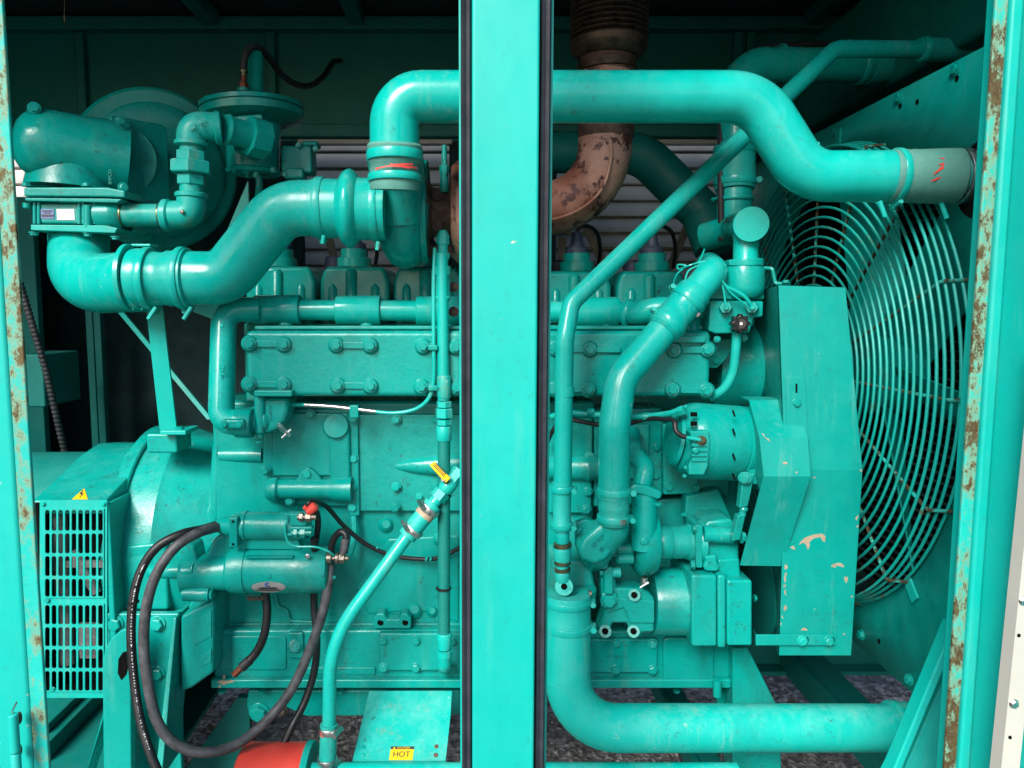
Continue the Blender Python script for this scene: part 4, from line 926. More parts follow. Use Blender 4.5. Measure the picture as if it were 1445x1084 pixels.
mesh('mixer_body', pbox(46, 286, 146, 316, 1.675, .15), 'cast', ai, bevel=.006)
for x in (49, 55, 112, 118, 133): mesh('body_rib', plathe((x, 286, 1.674), (x, 316, 1.674), [(0, 2.6), (1, 2.6)], 10), 'cast', ai)
mesh('lower_flange', ppoly([(43, 317), (148, 318), (166, 322), (162, 329), (43, 325)], 1.66, .18), 'paint_worn', ai, bevel=.002)
for x, y in ((38, 263), (122, 263), (168, 273)): bolt(x, y, 1.675, 5, ai, look=(0, 0, 1))
for x, y in ((48, 328), (124, 329), (163, 334)): bolt(x, y, 1.675, 5, ai, look=(0, 0, -1), mat='paint_worn')
for x, y in ((38, 287), (124, 290)): mesh('nut', plathe((x, y, 1.675), (x, y + 8, 1.675), [(0, 5.5), (.8, 5.5), (1, 4)], 12), 'cast', ai)
mesh('bolt_rod', plathe((124, 290, 1.669), (124, 322, 1.669), [(0, 6), (1, 6)], 14), 'cast', ai)
mesh('port_boss', plathe((140, 304, 1.70), (174, 304, 1.70), [(0, 22), (.5, 22), (.9, 19.5), (1, 17)], 28), 'cast', ai)
sf = mesh('square_flange', prism([P(x, y, Y_) for x, y, Y_ in ((134, 164, 1.80), (186, 166, 1.95), (194, 275, 1.95), (168, 290, 1.80))], Vector((.012, .012, 0))), 'cast', ai, bevel=.008, seg=3) if False else None
# square flange facing the filter, seen from its edge
fx = P(160, 222, 1.80)
fu = Vector((.62, .78, 0)); fnv = Vector((.80, -.60, 0))
def fpt(a_, b_): return fx + Vector((.035, .06, -.004)) + fu * a_ + Vector((0, 0, b_))
sqp = [fpt(a_, b_) for a_, b_ in ((-.075, .095), (-.065, .10), (.055, .10), (.065, .09), (.065, -.09), (.055, -.10), (-.065, -.10), (-.075, -.095))]
sf = mesh('square_flange', prism(sqp, fnv * .018), 'cast', ai, bevel=.003)
for (x, y) in ((170, 171), (174, 265)): bolt(x, y, 1.765, 5.5, ai, look=tuple((fnv + Vector((0, -.3, 0))).normalized()))
mesh('plug', join(plathe((50, 158, 1.72), (48, 152, 1.70), [(0, 11), (.6, 9.5), (1, 8.5)], 20), plathe((49, 155, 1.705), (48, 152, 1.695), [(0, 6), (1, 5.5)], 6)), 'cast', ai)
mesh('blue_label', pbox(57.5, 295, 76, 308.5, 1.6735, .002), 'blue_label', ai)
wlb = mesh('white_label', pbox(80, 295, 105, 310.5, 1.6735, .002), 'white_label', ai)
mesh('print_line', join(pbox(91, 298.5, 101, 300, 1.6725, .001), *[pbox(82, 302.5 + j * 1.9, 93, 303.4 + j * 1.9, 1.6725, .001) for j in range(4)], pbox(98, 305.5, 101, 308, 1.6725, .001)), 'plate_metal', wlb)
mesh('print_line', join(pbox(59, 297, 73, 298.6, 1.6725, .001), pbox(62, 300, 71, 301.2, 1.6725, .001), pbox(58.5, 303, 75, 305.6, 1.6725, .001)), 'ink', ai)
text('IMPCO', 156, 250, 4.8, 1.694, 'cast', ai, rot=88, ext=.002)
ac = thing('air_cleaner', 'large round teal air cleaner canister behind the inlet elbow', 'air cleaner', tuple(P(215, 360, 2.1)))
mesh('canister', plathe((222, 242, 2.02), (196, 236, 2.45), [(0, 60), (0, 88), (.01, 92), (.03, 93), (.035, 108), (.05, 112), (.1, 113), (1, 113)], 56), 'cast', ac)
mesh('sleeve', ptube([(178, 228, 1.84), (200, 236, 1.93), (214, 240, 2.03)], 50, fr=40, n=36), 'rubber', ac) if False else mesh('sleeve', plathe((172, 226, 1.84), (208, 240, 2.03), [(0, 47), (.3, 47), (.32, 49), (.5, 49), (.52, 46), (.8, 44), (1, 42)], 36), 'hosepaint', ac)
mesh('lower_strap', ppoly([(203, 330), (226, 330), (227, 400), (204, 400)], 1.93, .012), 'sheet', ac)
ip = thing('intake_pipe', 'thick teal intake pipe with clamped rubber sleeve from mixer to turbocharger', 'pipe', tuple(P(250, 440, 1.6)))
mesh('left_elbow', ptube([(112, 330, 1.77), (112, 402, 1.67), (208, 397, 1.60)], 39, fr=74, n=36), 'paint', ip)
mesh('rising_pipe', ptube([(240, 393, 1.60), (318, 393, 1.60), (398, 294, 1.58), (452, 294, 1.58)], 38, fr=[50, 60], n=36), 'paint', ip)
mesh('rubber_sleeve', plathe((190, 394, 1.60), (270, 393, 1.60), [(0, 38), (0, 42), (.12, 43), (.22, 42), (.3, 40), (.42, 37.5), (.55, 37), (.62, 39.5), (.7, 39), (.8, 42), (.97, 42.5), (1, 38)], 40), 'paint', ip)
band((212, 394, 1.60), (1, 0), 43, 10, ip, 'paint', screw=95); band((259, 393, 1.60), (1, 0), 42.8, 9, ip, 'paint', screw=95)
for x, y in ((214, 437), (264, 437)): mesh('clamp_screw', ptube([(x + 6, y - 3, 1.57), (x - 5, y + 14, 1.56)], 3, n=8), 'paint_worn', ip)
ub = mesh('saddle_clamp', plathe((181, 392, 1.60), (187, 392, 1.60), [(0, 44), (0, 47), (1, 47), (1, 44)], 36), 'paint', ip)
mesh('saddle_channel', join(pbox(183, 344, 212, 348, 1.60, .04), pbox(183, 348, 187, 355, 1.60, .04)), 'paint', ub, bevel=.002)
mesh('saddle_channel', join(pbox(186, 431, 201, 434, 1.575, .04), pbox(186, 434, 189, 438, 1.575, .04), pbox(198, 434, 201, 438, 1.575, .04)), 'paint', ub, bevel=.002)
mesh('turbo_sleeve', plathe((441, 294, 1.58), (545, 296, 1.58), [(0, 38), (0, 40.5), (.1, 41.5), (.36, 41), (.38, 43), (.42, 50), (.47, 54), (.51, 55), (.55, 54), (.6, 49), (.63, 44), (.66, 43), (1, 43)], 44), 'paint', ip)
band((453, 294, 1.58), (1, 0), 41.8, 11, ip, 'paint', screw=100); band((530, 296, 1.58), (1, 0), 43.3, 10, ip, 'paint', screw=100)
for x, y in ((457, 336), (534, 345)): mesh('clamp_screw', ptube([(x, y - 4, 1.55), (x - 2, y + 8, 1.55)], 3, n=8), 'paint_worn', ip)
for x0, x1 in ((466, 475),):
    pass
ss = thing('support_strap', 'flat teal steel strap holding the intake pipe above the flywheel housing', 'strap', tuple(P(238, 618, 1.66)))
mesh('strap', prism([P(205, 425, 1.655), P(228, 425, 1.655), P(250, 613, 1.70), P(226, 613, 1.70)], Vector((0, .006, 0))), 'sheet', ss)
mesh('strap_foot', pbox(226, 608, 262, 614, 1.665, .08), 'sheet', ss, bevel=.002); bolt(253, 607, 1.69, 5, ss, look=(0, 0, 1))
single('rear_stay', prism([P(152, 424, 2.3), P(160, 424, 2.3), P(300, 592, 2.1), P(292, 592, 2.1)], Vector((0, .01, 0))), 'sheet', 'thin teal diagonal stay behind the flat support strap', 'stay')
single('gusset_shield', ppoly([(350, 255), (352, 340), (305, 452), (272, 440)], 2.0, .01), 'sheet', 'dark teal triangular sheet behind the rising intake pipe', 'plate')
cdt = thing('corrugated_conduit', 'black corrugated cable conduit hanging behind the left door post', 'conduit', tuple(P(90, 640, 1.9)))
cpts = catmull([P(28, 400, 1.9), P(46, 460, 1.9), P(64, 520, 1.92), (P(78, 580, 1.95)), P(92, 640, 2.0)], 40)
mesh('conduit', sweep(cpts, [(.0095 if i % 4 < 2 else .0075) for i in range(len(cpts))], 12), 'rubber', cdt, sharp=80)

# ---- gas regulator and gas pipe
rg = thing('gas_regulator', 'teal gas pressure regulator with wide flanged diaphragm disc', 'gas regulator', tuple(P(360, 255, 1.90)))
YG = 1.90
ax0, ax1 = P(356, 250, YG), P(352, 130, YG)
sgg = S(170, YG)
mesh('diaphragm_cover', lathe(P(357, 178, YG), P(354, 136, YG), [(0, 40 * sgg), (.12, 56 * sgg), (.25, 71 * sgg), (.45, 72 * sgg), (.47, 68 * sgg), (.52, 68 * sgg), (.54, 71.5 * sgg), (.68, 71 * sgg), (.74, 58 * sgg), (.9, 45 * sgg), (.95, 28 * sgg), (1, 26 * sgg)], 48), 'cast', rg, sharp=30)
for k_ in range(10):
    q = R(k_ * 36 + 10); c_ = P(355, 150, YG) + Vector((math.cos(q) * 64 * sgg, math.sin(q) * 64 * sgg, 0)); o = bolt(0, 0, 1, 1, rg, kind='dome', look=(0, 0, 1)); o.location = c_ - WO[rg.name]; o.scale = (.007,) * 3
mesh('valve_body', lathe(P(358, 246, YG), P(357, 172, YG), [(0, 37 * sgg), (.06, 39 * sgg), (.10, 36 * sgg), (1, 38 * sgg)], 40), 'cast', rg)
mesh('inlet_boss', ppoly([(322, 172), (330, 163), (370, 160), (372, 205), (358, 222), (330, 214)], 1.80, .06), 'cast', rg, bevel=.006)
mesh('spring_tower', lathe(P(361, 142, YG + .03), P(360, 72, YG + .03), [(0, 13 * sgg), (.03, 11.5 * sgg), (.9, 11 * sgg), (1, 9 * sgg)], 22), 'cast', rg)
mesh('hose_stub', lathe(P(344, 145, YG - .01), P(344, 124, YG - .01), [(0, 9.5 * sgg), (.9, 9 * sgg), (1, 7 * sgg)], 18), 'cast', rg)
mesh('pilot_valve', join(pbox(396, 205, 440, 244, 1.87, .06), pbox(425, 198, 448, 206, 1.87, .05), pbox(400, 236, 428, 252, 1.86, .05)), 'cast_rough', rg, bevel=.008)
for x, y in ((421, 205), (445, 210), (402, 246), (361, 247), (330, 240), (385, 240)): bolt(x, y, 1.86 if x > 390 else 1.845, 3, rg)
mesh('pilot_line', ptube([(365, 240, 1.9), (366, 262, 1.9), (362, 300, 1.92)], 5, fr=10, n=12), 'cast', rg)
rh = thing('regulator_hose', 'black rubber hose with brass fitting rising from the gas regulator', 'hose', tuple(P(344, 126, 1.89)))
mesh('rubber_hose', ptube([(344, 100, 1.89), (345, 84, 1.89), (352, 69, 1.90), (364, 67, 1.92), (380, 82, 1.98), (398, 106, 2.1), (420, 120, 2.25), (440, 120, 2.4), (458, 106, 2.52), (470, 88, 2.62), (480, 86, 2.70)], 5, smooth=True, n=12), 'rubber', rh)
mesh('fitting', join(plathe((344, 126, 1.89), (344, 118, 1.89), [(0, 7), (1, 7)], 6), plathe((344, 118, 1.89), (344, 106, 1.89), [(0, 4), (1, 4)], 12)), 'copper', rh)
mesh('ferrule', plathe((344, 107, 1.89), (344, 98, 1.89), [(0, 4), (.4, 4), (.45, 6), (.8, 6), (1, 4.5)], 14), 'brass', rh)
gp = thing('gas_pipe', 'worn threaded gas pipe with elbows and hex union feeding the mixer', 'pipe', tuple(P(265, 326, 1.72)))
mesh('regulator_nipple', join(plathe((316, 182, 1.74), (368, 196, 1.80), [(0, 20), (.08, 21.5), (.2, 19), (.7, 19), (.75, 24), (1, 24)], 28)), 'paint_worn', gp)
mesh('nut', plathe((350, 191, 1.775), (374, 198, 1.805), [(0, 28), (1, 28)], 8), 'paint_worn', gp)
mesh('upper_elbow', ptube([(312, 180, 1.735), (270, 178, 1.72), (270, 206, 1.72)], 20, fr=24, n=28), 'paint_worn', gp)
mesh('elbow_bead', join(plathe((302, 181, 1.73), (313, 181, 1.735), [(0, 20), (.2, 23), (.8, 23), (1, 20)], 28), plathe((270, 199, 1.72), (270, 207, 1.72), [(0, 20), (.2, 23), (.8, 23), (1, 20)], 28)), 'paint_worn', gp)
marks(268, 184, 288, 168, 7, 4.5, 1.688, gp, 'paint_worn', skip=(3,)); marks(283, 179, 286, 179, 2, 5, 1.688, gp, 'paint_worn')
mesh('nipple', ptube([(270, 200, 1.72), (270, 285, 1.72)], 16, n=22), 'hosepaint', gp)
for a, b, r in ((214, 228, 21), (228, 246, 29.5), (247, 262, 20)): mesh('union_nut', plathe((270, a, 1.72), (270, b, 1.72), [(0, r * .94), (.1, r), (.9, r), (1, r * .94)], hexa=True), 'paint_worn', gp, sharp=20)
mesh('lower_elbow', ptube([(270, 278, 1.72), (270, 303, 1.72), (234, 304, 1.715)], 20, fr=22, n=28), 'paint_worn', gp)
mesh('elbow_bead', join(plathe((270, 272, 1.72), (270, 280, 1.72), [(0, 20), (.2, 22.5), (.8, 22.5), (1, 20)], 28), plathe((230, 304, 1.715), (242, 304, 1.715), [(0, 20), (.2, 22.5), (.8, 22.5), (1, 20)], 28)), 'paint_worn', gp)
mesh('horizontal_nipple', ptube([(168, 304, 1.70), (234, 304, 1.715)], 16, n=24), 'paint_worn', gp)
mesh('thread', join(plathe((170, 304, 1.70), (176, 304, 1.70), [(0, 16.8), (1, 16.8)], 22), plathe((225, 304, 1.713), (231, 304, 1.714), [(0, 16.8), (1, 16.8)], 22)), 'brass', gp)
bolt(257, 299, 1.683, 3, gp, kind='dome', mat='steel_dull', name='set_screw')
# ================================================================== TURBO, CHARGE AIR, EXHAUST
tb = thing('turbocharger', 'turbocharger with teal compressor scroll and rusty turbine housing', 'turbocharger', tuple(P(580, 385, 1.66)))
TC = P(572, 300, 1.70); st_ = S(300, 1.70)
def scroll():
    V, Fc = [], []; m, n = 56, 20
    for i in range(m + 1):
        q = R(-5 + 355 * i / m)          # 0 = front, going down, back, up
        f = i / m
        Rm = (47) * st_; rr = (37 - 19 * f) * st_
        u = Vector((0, -math.cos(q), -math.sin(q)))
        c = TC + u * (Rm)
        for k in range(n):
            w_ = 2 * math.pi * k / n
            V.append(c + (u * math.cos(w_) + Vector((1, 0, 0)) * math.sin(w_) * .98) * rr)
    for i in range(m):
        for k in range(n):
            k2 = (k + 1) % n; Fc.append((i * n + k, i * n + k2, (i + 1) * n + k2, (i + 1) * n + k))
    Fc.append(tuple(range(n))); Fc.append(tuple(m * n + k for k in range(n)))
    return V, Fc
mesh('compressor_scroll', scroll(), 'cast', tb)
Yo = TC.y - 47 * st_
mesh('scroll_outlet', ptube([(566, 312, Yo), (562, 262, Yo - .02), (557, 215, Yo - .06)], 38, fr=60, n=32), 'cast', tb)
mesh('scroll_face', lathe(TC + Vector((-.055, 0, 0)), TC + Vector((.02, 0, 0)), [(0, .05), (0, .066), (1, .085)], 40), 'cast', tb)
mesh('back_plate', lathe(TC + Vector((.022, 0, 0)), TC + Vector((.052, 0, 0)), [(0, .06), (0, .112), (.3, .114), (.4, .109), (.55, .109), (.6, .114), (1, .112), (1, .05)], 56), 'cast', tb)
mesh('bearing_housing', lathe(TC + Vector((.05, 0, 0)), TC + Vector((.115, 0, 0)), [(0, .075), (.2, .055), (.8, .055), (1, .08)], 32), 'rust_dark', tb)
mesh('turbine_housing', lathe(TC + Vector((.105, 0, 0)), TC + Vector((.26, 0, 0)), [(0, .06), (0, .10), (.08, .112), (.5, .115), (.9, .10), (1, .06)], 48), 'rust', tb)
mesh('drain_flange', pbox(598, 345, 660, 362, 1.69, .06), 'rust_dark', tb, bevel=.004)
mesh('oil_feed', join(plathe((627, 272, 1.66), (627, 250, 1.66), [(0, 7), (1, 6)], 12), plathe((627, 250, 1.66), (627, 225, 1.66), [(0, 5), (.3, 7), (.6, 7), (.7, 4), (1, 4)], 6), plathe((627, 226, 1.66), (627, 205, 1.66), [(0, 4), (1, 3.5)], 10)), 'cast_rough', tb)
for x, y in ((617, 275), (617, 318), (640, 405), (640, 440)): bolt(x, y, 1.64, 5, tb, mat='rust_dark', kind='stud')

ch = thing('charge_air_pipe', 'large teal charge air pipe crossing the top from turbocharger to radiator', 'pipe', tuple(P(557, 270, 1.45)))
YCp = 1.44
mesh('pipe', ptube([(557, 215, YCp), (557, 137, YCp), (1066, 137, YCp), (1137, 249, YCp - .01), (1262, 249, YCp - .03)], 35, fr=[64, 70, 62], n=40), 'paint', ch)
# weld seam
A, B = P(1125, 222, YCp), P(1127, 224.6, YCp)
mesh('weld_seam', lathe(P(1121.5, 224, YCp - .004), P(1126.5, 230, YCp - .004), [(0, 34.5 * S(230, YCp)), (.5, 36.4 * S(230, YCp)), (1, 34.5 * S(230, YCp))], 36), 'paint_worn', ch)
mesh('left_sleeve', plathe((557, 268, YCp + .01), (557, 203, YCp), [(0, 33), (0, 34.5), (.25, 36), (.3, 34.5), (.55, 35), (.6, 37.5), (.95, 38.5), (1, 36)], 40), 'dusty_hose', ch)
band((557, 221, YCp), (0, 1), 38, 13, ch, 'paint'); band((557, 252, YCp + .006), (0, 1), 36.2, 10, ch, 'paint')
mesh('bare_band', ([P(557, 226, YCp) + Vector((math.sin(a_) * .0505, -math.cos(a_) * .0505, z_)) for a_ in [R(-22 + i * 5.5) for i in range(10)] for z_ in (0, .011)], [(2 * i, 2 * i + 2, 2 * i + 3, 2 * i + 1) for i in range(9)]), 'steel', ch)
def scuff(cx, cy, Y_, n_, spread, mat='red'):
    rnd = random.Random(cx); gs = []
    return None
mesh('right_sleeve', plathe((1255, 249, YCp - .03), (1352, 249, YCp - .045), [(0, 34), (0, 36), (.03, 37), (.12, 36.2), (.2, 36.8), (.24, 36.3), (.32, 36.9), (.36, 36.4), (.5, 36.8), (.8, 38), (.97, 38), (1, 35)], 44), 'dusty_hose', ch)
band((1263, 249, YCp - .031), (1, 0), 37, 9, ch, 'paint', screw=75); band((1357, 249, YCp - .046), (1, 0), 37, 14, ch, 'steel')
for x, y in ((1244, 290), (1331, 292)):
    mesh('clamp_screw', ptube([(x - 3, y - 6, YCp - .05), (x + 5, y + 16, YCp - .05)], 3.4, n=8), 'paint_worn', ch)
mesh('spigot', ptube([(1350, 249, YCp - .045), (1400, 249, YCp - .05)], 34.5, n=36), 'paint', ch)
# red graffiti-like paint marks on the two rubber sleeves
def mark_on(cx, cy, Y_, r, pts, horiz, parent):
    s = S(cy, Y_); V, Fc = [], []; C = P(cx, cy, Y_)
    for (x, y) in pts:
        dx, dy = (x - cx) * s, -(y - cy) * s; rr = r * s + .0008
        if horiz: dep = math.sqrt(max(0, rr * rr - dy * dy))
        else: dep = math.sqrt(max(0, rr * rr - dx * dx))
        V.append(C + Vector((dx, -dep, dy)))
    for i in range(0, len(V) - 3, 2): Fc.append((i, i + 1, i + 3, i + 2))
    mesh('red_scuff', (V, Fc), 'red', parent, flat=True)
rnd = random.Random(3)
for (xa, ya, xb, yb, wd_) in ((1294, 253, 1332, 222, 5), (1300, 240, 1322, 236, 2), (1304, 230, 1318, 234, 2), (1292, 262, 1306, 256, 1.8)):
    pts = []
    for i in range(9):
        t = i / 8; x, y = xa + (xb - xa) * t, ya + (yb - ya) * t; w_ = wd_ * rnd.uniform(.4, 1) * math.sin(math.pi * min(.95, max(.08, t)))
        pts += [(x, y - w_), (x, y + w_)]
    mark_on(1303, 249, YCp - .037, 38, pts, True, ch)
for (xa, ya, xb, yb, wd_) in ((534, 244, 585, 237, 1.8), (548, 242, 590, 241, 1.3), (555, 239, 580, 243, 1.6)):
    pts = []
    for i in range(9):
        t = i / 8; x, y = xa + (xb - xa) * t, ya + (yb - ya) * t; w_ = wd_ * rnd.uniform(.4, 1)
        pts += [(x, y - w_), (x, y + w_)]
    mark_on(557, 240, YCp + .004, 37.6, pts, False, ch)

ex = thing('exhaust_pipe', 'rusty brown exhaust elbow rising into dark corrugated bellows', 'exhaust', tuple(P(800, 330, 1.90)))
YE = 1.90
bel = []
nb = 19
for i in range(nb):
    f0 = i / nb; bel += [(f0 + .001, 47), (f0 + .22 / nb, 51), (f0 + .35 / nb, 54), (f0 + .5 / nb, 55), (f0 + .65 / nb, 54), (f0 + .78 / nb, 51), (f0 + .98 / nb, 47)]
mesh('bellows', plathe((859, 64, YE), (861, -80, YE), bel, 44), 'bellows', ex, sharp=70)
mesh('bellows_cone', plathe((858, 84, YE), (859, 60, YE), [(0, 41), (.1, 44), (.45, 52), (.6, 54), (1, 54)], 44), 'bellows', ex)
mesh('neck', plathe((857, 105, YE), (858, 68, YE), [(0, 38), (.25, 40), (.3, 39), (1, 39)], 40), 'rust_dark', ex)
mesh('collar', plathe((856, 103, YE), (856, 90, YE), [(0, 39), (.1, 42), (.9, 42), (1, 39)], 40), 'bellows', ex)
mesh('elbow', ptube([(855, 100, YE), (853, 292, YE), (680, 298, YE)], 38, fr=92, n=40), 'rust', ex)
mesh('weld_band', plathe((855, 196, YE), (855, 170, YE), [(0, 38), (.06, 39), (.94, 39), (1, 38)], 40), 'rust_dark', ex)
mesh('weld_seam', ptube([(862, 197, YE - .07), (862, 225, YE - .07), (852, 262, YE - .069), (830, 288, YE - .068), (800, 304, YE - .067), (770, 312, YE - .065)], 2.2, smooth=True, n=8), 'rust', ex)
# ---- dark crossover pipe behind the exhaust
single('rear_crossover_pipe', ptube([(700, 215, 2.25), (905, 215, 2.25), (990, 300, 2.2), (1010, 350, 2.15)], 29, fr=[60, 30], n=30), 'shade_teal', 'teal pipe with shade painted into its colour, crossing behind the rusty exhaust elbow', 'pipe')
# ---- upper radiator pipe behind
up = thing('upper_coolant_pipe', 'dark teal upper coolant pipe bending from thermostat riser to radiator top', 'pipe', tuple(P(1037, 345, 1.85)))
mesh('riser', ptube([(1036, 335, 1.86), (1038, 92, 1.90), (1230, 92, 2.0)], 24, fr=52, n=32), 'paint', up)
mesh('sleeve', plathe((1037, 268, 1.868), (1037, 203, 1.88), [(0, 23), (0, 26.5), (.1, 28), (.5, 27.5), (.9, 28), (1, 25)], 36), 'hosepaint', up)
band((1037, 212, 1.878), (0, 1), 28, 10, up, 'paint', screw=-80); band((1037, 256, 1.87), (0, 1), 28, 10, up, 'paint', screw=-80)
band((1037, 281, 1.865), (0, 1), 24.5, 5, up, 'paint', screw=80)
mesh('radiator_sleeve', plathe((1222, 92, 2.0), (1305, 94, 2.05), [(0, 24), (0, 26), (.25, 27), (.3, 25.5), (1, 25.5)], 32), 'hosepaint', up)
band((1101, 90, 1.95), (1, 0), 25, 6, up, 'paint', screw=180); band((1215, 92, 1.995), (1, 0), 26, 8, up, 'paint')
single('harness_conduit', ptube([(1018, 340, 1.84), (1017, 250, 1.85), (1018, 175, 1.88), (1022, 120, 1.9), (1042, 85, 1.93), (1090, 66, 1.97), (1180, 62, 2.05)], 4.5, smooth=True, n=12), 'rubber', 'thin dark conduit tied along the upper coolant pipe', 'conduit')
vp = thing('vent_pipe', 'slim teal vent pipe slanting across from radiator top to engine side', 'pipe', tuple(P(797, 690, 1.52)))
mesh('pipe', ptube([(1320, 70, 1.75), (1178, 69, 1.68), (806, 428, 1.52), (797, 480, 1.50), (794, 690, 1.50)], 11.5, fr=[40, 30, 60], n=24), 'paint', vp)
mesh('top_sleeve', plathe((1296, 70, 1.74), (1372, 71, 1.78), [(0, 12), (0, 15), (.1, 16), (.9, 15.5), (1, 14)], 26), 'hosepaint', vp)
band((1303, 70, 1.743), (1, 0), 16, 9, vp, 'paint', screw=170); band((1362, 71, 1.775), (1, 0), 16, 8, vp, 'paint', screw=170)
mesh('pipe_clip', plathe((797, 546, 1.50), (797, 559, 1.50), [(0, 11), (0, 13.5), (1, 13.5), (1, 11)], 24), 'paint', vp)
mesh('clip_tab', pbox(775, 544, 789, 556, 1.50, .012), 'cast', vp, bevel=.002)
mesh('braided_sleeve', plathe((793, 680, 1.50), (793, 748, 1.50), [(0, 11), (0, 13.5), (.08, 14), (.14, 13), (.9, 13), (.92, 14), (1, 13)], 26), 'hosepaint', vp)
band((793, 690, 1.50), (0, 1), 14, 9, vp, 'paint', screw=-80); band((793, 741, 1.50), (0, 1), 14, 9, vp, 'paint', screw=-80)
for a, b, r, m_ in ((748, 766, 10, 'paint'), (766, 772, 13, 'brass'), (772, 792, 12.5, 'paint_worn'), (788, 796, 12, 'brass'), (796, 802, 9, 'paint_worn'), (801, 806, 11.5, 'brass'), (806, 820, 11, 'paint_worn')):
    mesh('fitting', plathe((793.5, a, 1.50), (794, b, 1.50), [(0, r * .93), (.1, r), (.9, r), (1, r * .93)], 20), m_, vp)
tee = mesh('tee', join(plathe((796, 828, 1.52), (796, 828, 1.485), [(0, 13), (.7, 13), (.75, 12), (1, 12)], 24), ptube([(794, 812, 1.505), (796, 830, 1.51)], 10, n=16)), 'paint_worn', vp)
mesh('tee_bore', plathe((796, 828, 1.4848), (796, 828, 1.4835), [(0, 7.5), (.5, 7.5), (1, 5)], 18), 'hosepaint', vp)
mesh('tee_hole', plathe((796, 828, 1.4835), (796, 828, 1.483), [(0, 4.5), (1, 4.5)], 14), 'void', vp)

# ================================================================== RIGHT SIDE
# lower radiator pipe
lw = thing('lower_coolant_pipe', 'thick teal lower coolant pipe bending right along the bottom to the radiator', 'pipe', tuple(P(1000, 1060, 1.45)))
mesh('pipe', ptube([(801, 880, 1.50), (801, 1027, 1.46), (1300, 1027, 1.50)], [32][0], fr=72, n=40), 'paint_worn', lw)
mesh('rubber_sleeve', plathe((801, 838, 1.505), (801, 890, 1.50), [(0, 29), (0, 32), (.1, 33), (.35, 32), (.75, 32), (.8, 33.5), (.97, 33.5), (1, 31)], 40), 'hosepaint', lw)
band((801, 847, 1.504), (0, 1), 32.5, 9, lw, 'paint', screw=-80); band((801, 882, 1.50), (0, 1), 33, 10, lw, 'paint', screw=-80)
mesh('weld_seam', plathe((801, 954, 1.48), (801, 957, 1.48), [(0, 31.8), (.5, 33), (1, 31.8)], 36), 'paint_worn', lw)
mesh('radiator_sleeve', plathe((1256, 1027, 1.497), (1330, 1027, 1.505), [(0, 32), (0, 34), (.2, 35), (1, 34)], 36), 'hosepaint', lw)
band((1264, 1027, 1.498), (1, 0), 35, 11, lw, 'paint', screw=170)
mesh('water_outlet', ppoly([(780, 790), (834, 790), (842, 838), (775, 838)], 1.57, .12), 'cast_rough', lw, bevel=.01)
mesh('outlet_flange', plathe((803, 840, 1.56), (803, 828, 1.56), [(0, 34), (.2, 38), (.9, 38), (1, 34)], 36), 'cast_rough', lw)
for x, y in ((831, 838), (831, 881)): bolt(x, y, 1.50, 4, lw, mat='steel_dull', look=(1, 0, 0))
# coolant return pipe (thermostat to pump)
cr = thing('coolant_return_pipe', 'bent teal coolant pipe dropping from thermostat housing to water pump', 'pipe', tuple(P(868, 740, 1.50)))
mesh('pipe', ptube([(1000, 376, 1.72), (1006, 384, 1.575), (876, 535, 1.50), (867, 600, 1.48), (866, 700, 1.50)], 19.5, fr=[24, 55, 60], n=30), 'paint', cr)
ax = (-.655, .755)
mesh('upper_sleeve', plathe((982, 410, 1.557), (934, 467, 1.53), [(0, 20), (0, 23), (.06, 25), (.3, 24.5), (.34, 23.5), (.66, 23.5), (.7, 24.5), (.94, 25), (1, 21)], 34), 'paint', cr)
band((971, 423, 1.551), (ax[0], ax[1], 0), 25, 10, cr, 'paint', screw=100); band((944, 455, 1.535), (ax[0], ax[1], 0), 25, 10, cr, 'paint', screw=100)
for x, y in ((984, 443), (957, 467)): bolt(x, y, 1.535, 3, cr, mat='steel')
mesh('lower_sleeve', plathe((866.5, 685, 1.50), (866, 740, 1.50), [(0, 19), (0, 21.5), (.1, 22), (.28, 22), (.35, 20.5), (.5, 21.5), (.6, 22), (.68, 20.5), (.75, 21.5), (.95, 21.5), (1, 19.5)], 34), 'hosepaint', cr)
band((866.5, 693, 1.50), (0, 1), 22.2, 10, cr, 'paint', screw=-85); band((866, 731, 1.50), (0, 1), 21.8, 9, cr, 'paint', screw=-85)
mesh('bare_band', ([P(874 - 8, 731, 1.50) + Vector((math.sin(a_) * .0352, -math.cos(a_) * .0352, z_)) for a_ in [R(10 + i * 4) for i in range(8)] for z_ in (-.005, .005)], [(2 * i, 2 * i + 2, 2 * i + 3, 2 * i + 1) for i in range(7)]), 'steel', cr)
pe = thing('pump_inlet_elbow', 'teal cast pump inlet elbow with raised foundry numbers', 'elbow', tuple(P(845, 800, 1.5)))
mesh('elbow', join(ptube([(866, 733, 1.51), (866, 748, 1.51), (842, 780, 1.535), (836, 788, 1.60)], 21, fr=[16, 10], n=28)), 'cast', pe)
mesh('casting', ppoly([(849, 740), (884, 740), (876, 768), (857, 792), (840, 800), (822, 793), (815, 775), (822, 760)], 1.492, .06), 'cast', pe, bevel=.014, seg=4)
mesh('flange', ppoly([(812, 738), (826, 733), (846, 738), (880, 760), (858, 795), (858, 800), (848, 803), (820, 792), (812, 770)], 1.545, .02), 'cast', pe, bevel=.004)
bolts([(817, 751), (852, 797)], 1.543, 4.6, pe)
text('2015330', 844.5, 762, 5.2, 1.4905, 'cast', pe, rot=44, ext=.002); text('EZ 1180', 854, 770, 4.6, 1.4905, 'cast', pe, rot=44, ext=.002)
